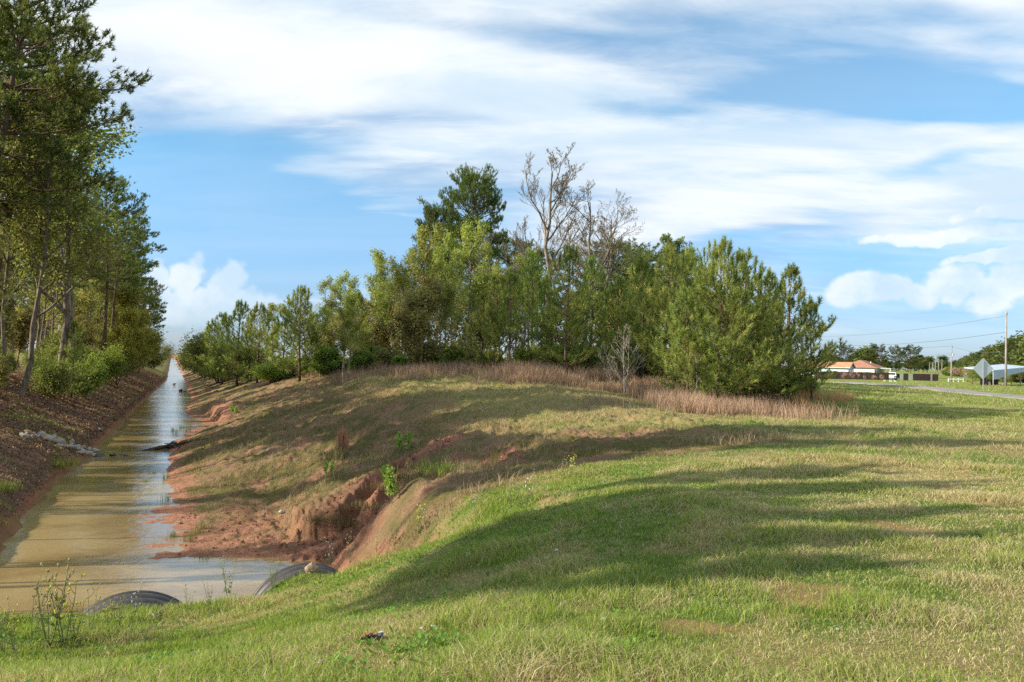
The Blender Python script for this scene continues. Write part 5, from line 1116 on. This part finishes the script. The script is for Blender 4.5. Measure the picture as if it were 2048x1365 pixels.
# ---- the two houses behind the fence
def house(cx, cy, z0, rz, L, W, wh, rh, label, wall_front, wall_end, roof_mat, hip=False, windows=(), door=None, over=0.45, vent=None, carport=None):
    """x' along the ridge (length L), y' across (W); origin at the middle"""
    o = empty('house', (cx, cy, z0), rz); tag(o, label, 'house')
    mb = MB(); mb.box((0, 0, wh / 2 - 0.3), (L, W, wh + 0.6)); mb.build('wall', M[wall_front], o)
    e = MB(); hl, hw = L / 2, W / 2
    for sx in (-1, 1):
        if hip: continue
        x0 = sx * (hl + 0.02)
        e.add([[x0, -hw, wh], [x0, hw, wh], [x0, 0, wh + rh * 0.97], [x0 - sx * .1, -hw, wh], [x0 - sx * .1, hw, wh], [x0 - sx * .1, 0, wh + rh * 0.97]], [[0, 1, 2], [5, 4, 3], [0, 3, 4, 1]])
        e.box((sx * (hl + 0.012), 0, wh / 2 - .3), (0.03, W + 0.02, wh + .6))
    if not hip: e.build('gable_wall', M[wall_end], o)
    else: e.box((hl + 0.012, 0, wh / 2 - .3), (0.03, W + 0.02, wh + .6)); e.build('end_wall', M[wall_end], o)
    r = MB(); a, b = hl + over, hw + over; zb = wh - 0.12; th = 0.14
    if hip:
        rd = hl - hw * 0.95
        T_ = [[-a, -b, zb], [a, -b, zb], [a, b, zb], [-a, b, zb], [-rd, 0, wh + rh], [rd, 0, wh + rh]]
        r.add(T_ + [[p[0], p[1], p[2] - th] for p in T_[:4]], [[0, 1, 5, 4], [1, 2, 5], [2, 3, 4, 5], [3, 0, 4], [0, 6, 7, 1], [1, 7, 8, 2], [2, 8, 9, 3], [3, 9, 6, 0], [9, 8, 7, 6]])
    else:
        for s_ in (-1, 1):
            T_ = np.array([[-a, s_ * b, zb], [a, s_ * b, zb], [a, 0, wh + rh], [-a, 0, wh + rh]]); r.add(np.vstack([T_, T_ - [0, 0, th]]), [[0, 1, 2, 3], [7, 6, 5, 4], [0, 4, 5, 1], [1, 5, 6, 2], [2, 6, 7, 3], [3, 7, 4, 0]])
    rf = r.build('roof', M[roof_mat], o)
    if vent: v = MB(); v.tube(np.array([[vent, -hw * 0.45, wh + rh * .4], [vent, -hw * .45, wh + rh * 0.55 + .45]]), 0.12, 8); v.build('vent_pipe', M['white'], rf)
    f = MB(); f.box((0, -b - 0.02, zb - 0.07), (2 * a, 0.04, 0.12)); f.box((a + 0.02, 0, zb - 0.07), (0.04, 2 * b, 0.2)) if hip else None; f.build('fascia', M['white'], o)
    for face, u, zc, w_, h_ in windows:
        if face == 'front': c = (u, -hw, zc); s1 = (w_ + .16, 0.10, h_ + .16); s2 = (w_, 0.13, h_)
        else: c = (hl + 0.03, u, zc); s1 = (0.10, w_ + .16, h_ + .16); s2 = (0.13, w_, h_)
        q = MB(); q.box(c, s1); wf = q.build('window', M['white'], o); q = MB(); q.box(c, s2); q.build('pane', M['glass'], wf)
    if carport:
        q = MB(); q.box((L * .06, -hw - 1.6, wh - 0.28), (L * 0.5, 3.0, 0.12)); q.build('porch_roof', M['white'], o)
        for yy in np.linspace(-L * .18, L * .30, 4): q = MB(); q.box((yy, -hw - 2.9, (wh - .4) / 2 - .15), (0.14, 0.14, wh - .1)); q.build('porch_post', M['white'], o)
    return o
PH = math.radians(32)
x, y, z = at(1697, 190); ca, sa = math.cos(PH), math.sin(PH)
# the near corner of house one is at px 1697: gable faces right and slightly towards the viewer
def corner_house(px, d, L, W, rz, **k):
    x, y, z = at(px, d); c, s = math.cos(rz), math.sin(rz); hx, hy = L / 2, -W / 2
    return house(x - (hx * c - hy * s), y - (hx * s + hy * c), z, rz, L, W, **k)
corner_house(1697, 187, 11, 7.2, -PH, wh=2.85, rh=1.15, label='small pale blue house with an orange gable roof behind the brown fence', wall_front='teal_wall', wall_end='blue_wall', roof_mat='roof_orange',
             windows=[('front', 1.6, 1.5, .5, .8), ('front', 2.6, 1.5, .5, .8), ('end', -1.6, 1.7, .7, .9), ('end', 1.9, 1.7, .8, 1.0)])
x, y, z = at(1749, 200); c_, s_ = math.cos(math.pi / 2 - PH), math.sin(math.pi / 2 - PH); hx, hy = -17.5 / 2, -8.0 / 2
house(x - (hx * c_ - hy * s_), y - (hx * s_ + hy * c_), z, math.pi / 2 - PH, 17.5, 8.0, 2.9, 1.75, 'larger white house with a hipped roof in shaded orange brown and a porch', 'cream_wall', 'cream_wall', 'roof_shaded', hip=True, vent=1.0, carport=True,
      windows=[('front', -6.8, 1.5, 1.6, 1.1), ('front', -3.6, 1.5, 1.2, 1.1), ('front', 0.6, 1.4, 1.2, 1.3), ('front', 5.0, 1.5, 1.2, 1.1), ('front', 7.4, 1.5, .8, 1.1)])
# ---- fences
def plank_fence(pa, pb, da, db, H, label):
    a, b = np.array(at(pa, da)), np.array(at(pb, db)); L = np.hypot(*(b - a)[:2]); n = int(L / 0.15); o = empty('wooden_fence', tuple(a), math.atan2(b[1] - a[1], b[0] - a[0])); tag(o, label, 'fence')
    mb = MB(); dz = lambda u: float(height(np.array([a[0] + (b - a)[0] * u]), np.array([a[1] + (b - a)[1] * u]))[0]) - a[2]
    for i in range(n):
        u = (i + .5) / n; h = H + rng0.uniform(-.05, .05); mb.box((u * L, rng0.uniform(-.01, .01), dz(u) + h / 2 - 0.05), (0.135, 0.022, h + 0.1))
    mb.build('boards', M['fence'], o)
    for zz in (0.4, H - 0.35): q = MB(); q.tube(np.array([[k * L / 12, 0.04, dz(k / 12) + zz] for k in range(13)]), 0.04, 4); q.build('rail', M['fence'], o)
    for i in range(0, 9): q = MB(); u = i / 8; q.box((u * L, 0.09, dz(u) + H / 2), (0.11, 0.11, H + 0.1)); q.build('post', M['fence'], o)
plank_fence(1630, 1778, 176, 181, 1.65, 'long dark brown plank fence in front of the two houses')
def panel_fence(pa, pb, d, spec, H, label):
    a, b = np.array(at(pa, d)), np.array(at(pb, d)); v = b - a; L = np.hypot(v[0], v[1]); o = empty('panel_fence', tuple(a), math.atan2(v[1], v[0])); tag(o, label, 'fence'); tot = sum(w_ for w_, _ in spec); u = 0
    for w_, mt in spec:
        q = MB(); ww = L * w_ / tot; q.box((u + ww / 2, 0, H / 2 - .1), (ww - 0.04, 0.05 if w_ > 4 else 0.16, H + .2)); q.build('panel' if w_ > 4 else 'post', M[mt], o); u += ww
panel_fence(1800, 1862, 178, [(7, 'panel_green'), (10, 'panel_dark'), (9, 'panel_green'), (36, 'panel_dark')], 1.55, 'fence of dark maroon and pale green panels right of the parked pickup')
panel_fence(1862, 1877, 177, [(3, 'pole'), (11, 'panel_dark')], 1.55, 'short dark panel fence with a tan post at the right end')
panel_fence(1960, 1997, 104, [(16, 'panel_dark'), (4, 'pole'), (14, 'panel_dark')], 0.82, 'low dark screen with a tan post below the diamond sign')
def rail_barrier(px, d, L, label):
    x, y, z = at(px, d); o = empty('white_rail_fence', (x, y, z), -0.1); tag(o, label, 'rail fence')
    for q in range(4): m_ = MB(); m_.box((q * L / 3, 0, 0.35), (0.10, 0.10, 0.7)); m_.build('post', M['white'], o)
    for zz in (0.55,): m_ = MB(); m_.box((L / 2, -0.08, zz), (L, 0.05, 0.13)); m_.build('rail', M['white'], o)
rail_barrier(1897, 135, 2.4, 'white rail fence at the foot of the transformer pole')
def canopy(px0, px1, d, ty0, ty1, label):
    a, b = np.array(at(px0, d)), np.array(at(px1, d + 6)); v = b - a; L = np.hypot(v[0], v[1]); o = empty('stitch_ghost_canopy', tuple(a), math.atan2(v[1], v[0])); tag(o, label, 'canopy')
    h0 = unproj(px0, ty0, d)[2] - a[2]; h1 = unproj(px1, ty1, d + 6)[2] - a[2]; m_ = MB(); T_ = np.array([[0, 0, h0], [L, 0, h1], [L, 3.5, h1 + .3], [0, 3.5, h0 + .3]]); m_.add(np.vstack([T_, T_ - [0, 0, .12]]), [[0, 1, 2, 3], [7, 6, 5, 4], [0, 4, 5, 1], [1, 5, 6, 2], [2, 6, 7, 3], [3, 7, 4, 0]]); m_.build('roof', M['canopy'], o)
    m_ = MB(); T_ = np.array([[0.05, -.03, h0 - .02], [L, -.03, h1 - .02], [L, -.03, h1 - .45], [L * .45, -.03, h1 - 1.1], [0.05, -.03, h0 - 1.2]]); m_.add(np.vstack([T_, T_ + [0, .05, 0]]), [np.array([[0, 4, 3], [0, 3, 2], [0, 2, 1], [5, 8, 9], [5, 7, 8], [5, 6, 7]]), [0, 1, 6, 5], [1, 2, 7, 6], [2, 3, 8, 7], [3, 4, 9, 8], [4, 0, 5, 9]]); m_.build('side_sheet', M['canopy'], o)
    for q in range(5): m_ = MB(); u = .03 + q * .235; m_.box((u * L, .1, h0 / 2 - .1), (.09, .09, h0 + .2)); m_.build('post', M['pole'], o)
canopy(1986, 2062, 100, 741, 734, 'made-up pale grey blue canopy on posts standing in for a stitching ghost, right edge')  # made-up structure in place of a panorama stitching ghost
# ---- vehicles by the house
def wheel(o, x, y, r, wd):
    m_ = MB(); m_.tube(np.array([[x, y - wd / 2, r], [x, y + wd / 2, r]]), r, 18); w_ = m_.build('wheel', M['tyre'], o); m_ = MB(); m_.tube(np.array([[x, y - wd / 2 - .01, r], [x, y + wd / 2 + .01, r]]), r * .55, 12); m_.build('rim', M['galv'], w_)
def vehicle(px, d, rz, label, paint, kindv):
    x, y, z = at(px, d); o = empty('pickup_truck' if kindv == 'pickup' else 'parked_car', (x, y, z), rz); tag(o, label, 'pickup truck' if kindv == 'pickup' else 'car')
    def prism(prof, w0, w1, zsplit):
        n = len(prof); V = []
        for s_ in (-1, 1):
            for (px_, pz_) in prof: V.append([px_, s_ * (w0 if pz_ < zsplit else w1) / 2, pz_])
        m_ = MB(); m_.add(V, [[i, (i + 1) % n, n + (i + 1) % n, n + i] for i in range(n)])
        c = np.mean(V[:n], 0); c2 = np.mean(V[n:], 0); m_.add(V[:n] + [list(c)], [np.array([[n, (i + 1) % n, i] for i in range(n)])]); m_.add(V[n:] + [list(c2)], [np.array([[n, i, (i + 1) % n] for i in range(n)])]); return m_
    if kindv == 'pickup': prof = [(-2.6, .45), (-2.65, 1.02), (-.75, 1.05), (-.6, 1.75), (.55, 1.78), (1.15, 1.12), (2.45, 1.0), (2.6, .75), (2.6, .42)]
    else: prof = [(-2.2, .4), (-2.25, .95), (-1.8, 1.5), (.5, 1.55), (1.1, 1.0), (2.1, .88), (2.25, .4)]
    prism(prof, 1.9, 1.6, 1.3).build('body', M[paint], o)
    g_ = MB()
    if kindv == 'pickup': gp = [(-.58, 1.12), (-.5, 1.66), (.5, 1.68), (1.0, 1.15)]
    else: gp = [(-1.95, 1.0), (-1.7, 1.42), (.4, 1.46), (.9, 1.02)]
    for s_ in (-1, 1): g_.add([[p, s_ * (0.955 if q < 1.3 else .82), q] for p, q in gp] + [[p, s_ * .7, q] for p, q in gp], [[0, 1, 2, 3], [0, 4, 5, 1], [1, 5, 6, 2], [2, 6, 7, 3], [3, 7, 4, 0]])
    g_.build('side_window', M['glass'], o)
    g_ = MB(); x0 = -.72 if kindv == 'pickup' else -2.22; g_.box((x0 + .02 if kindv == 'pickup' else -2.0, 0, 1.4 if kindv == 'pickup' else 1.25), (0.14 if kindv == 'pickup' else .3, 1.35, .42)); g_.build('rear_window', M['glass'], o)
    for s_ in (-1, 1): g_ = MB(); g_.box((prof[1][0] + .02, s_ * .82, .85), (0.08, 0.16, 0.3)); g_.build('tail_light', M['red_lens'], o)
    g_ = MB(); g_.box((prof[0][0], 0, .5), (0.16, 1.8, 0.18)); g_.build('bumper', M['galv'], o)
    for xx in (-1.6, 1.55):
        for s_ in (-1, 1): wheel(o, xx, s_ * .86, .36, .24)
vehicle(1784, 184, math.radians(62), 'white pickup truck parked with its tail towards the field', 'white_paint', 'pickup')
vehicle(1796, 186, math.radians(75), 'dark car parked right of the white pickup truck', 'dark_paint', 'car')
# small signs / markers in the verge
for px, py, lb in [(1769, 765, 'leftmost of three tiny white markers in the far verge'), (1781, 766, 'middle of three tiny white markers in the far verge'), (1790, 766, 'rightmost of three tiny white markers in the far verge')]:
    p = G(px, py); m_ = MB(); m_.box((0, 0, .22), (.3, .04, .25)); o = empty('yard_marker', (p[0], p[1], ground_z(p[0], p[1]))); tag(o, lb, 'marker', 'white markers in the far verge'); m_.build('board', M['white'], o); m_ = MB(); m_.box((0, 0.03, .1), (.04, .03, .3)); m_.build('stake', M['wood_grey'], o)

# ---- trees far off
sk, rg = skeleton(500, 2.2, 0.5, 4, 0.03, 6, 0.1, (7, 5, 4), 0.2, 0.16, 0.5)
kind('dry_bush', 2.2, ('stems', wood_from(sk, M['bark_dark'], 0.006)), ('foliage', leaf_cards(sk, rg, 6, 0.06, (0.38, 0.22, 0.20), (0.65, 0.45, 0.42), 0.14, 2, seed=80)))
for px, h, w_, lb in [(1690, 1.5, 1.2, 'reddish bare bush at the left of the brown fence'), (1704, 1.6, 1.2, 'pink brown bush second from the left along the fence'), (1716, 1.4, 1.1, 'pink brown bush before the middle of the fence'), (1729, .9, 1.2, 'low bush just right of the pink ones at the fence'), (1749, 1.0, 1.5, 'small tan bush under the right half of the fence'), (1764, 1.1, 1.6, 'tan bush near the right end of the fence')]:
    x, y, z = at(px, 172); plant('dry_bush', 'bush', x, y, h, lb, cat='bush', group='bushes along the brown fence', wide=w_ * 0.65)
for px, d, ty, kd, w_, lb in [(1662, 225, 706, 'round_pine', 1.0, 'round tree half hidden by the end pine, behind the blue house'), (1692, 228, 699, 'round_pine', 1.15, 'dark round tree behind the orange roof'), (1716, 240, 706, 'far_tree0', 1.3, 'small tree between the two dark round ones behind the blue house'), (1738, 232, 704, 'far_tree1', 1.5, 'yellow green tree behind the gap between the houses'), (1756, 226, 698, 'round_pine', 1.1, 'open crowned dark tree behind the larger house'),
                          (1792, 230, 701, 'round_pine', 0.9, 'narrow dark tree behind the right end of the larger roof'), (1821, 222, 701, 'round_pine', 1.3, 'biggest dark round tree at the right of the larger house')]:
    plant_px(kd, 'tree', px, d, ty, lb, cat='tree', group='trees behind the two houses', wide=w_)
_q = np.random.default_rng(3)
for k in range(64):
    u = k / 63; d = 520 * (1 - u) ** 1.6 + 118; px = np.interp(d, [118, 150, 200, 300, 640], [2095, 2030, 1985, 1935, 1892]) + _q.uniform(-9, 9); ty = np.interp(px, [1880, 1900, 1960, 2010, 2060, 2100], [738, 730, 712, 698, 684, 676]) + _q.uniform(-2, 7)
    plant_px(('far_tree0', 'far_tree1', 'round_pine')[k % 3], 'tree', px, d + _q.uniform(0, 25), ty, 'tree in the long wood edge beyond the lane at the right', cat='tree', group='trees in the long wood edge beyond the lane', wide=1.35)
for k in range(26):
    px = _q.uniform(1890, 2060); d = np.interp(px, [1890, 2060], [300, 125]); x, y, z = at(px, d); plant(('shrub0', 'thicket0', 'dry_bush')[k % 3], 'bush', x, y, _q.uniform(2.0, 3.5), 'low bush at the foot of the wood edge beyond the lane', cat='bush', group='bushes at the foot of the wood edge beyond the lane', wide=1.8)
plant_px('young_pine3', 'pine_tree', 1945, 108, 728, 'small green pine left of the diamond sign', cat='pine tree', wide=1.1)
plant_px('broadleaf1', 'tree', 2066, 84, 686, 'leafy tree entering the picture at the right edge behind the tall pole', cat='tree', wide=1.0)
for k in range(46):
    px = _q.uniform(290, 470) if k < 22 else _q.uniform(1640, 1900); d = _q.uniform(560, 900); r = ray(px, 700); x, y = r[0] * d, r[1] * d
    s_, t_ = st(x, y)
    if abs(t_) < 12: x += 22 * (1 if t_ >= 0 else -1)
    plant('far_tree%d' % (k % 2), 'tree', x, y, _q.uniform(7, 11), 'tiny tree on the horizon', cat='tree', group='tiny trees on the horizon', wide=1.8)
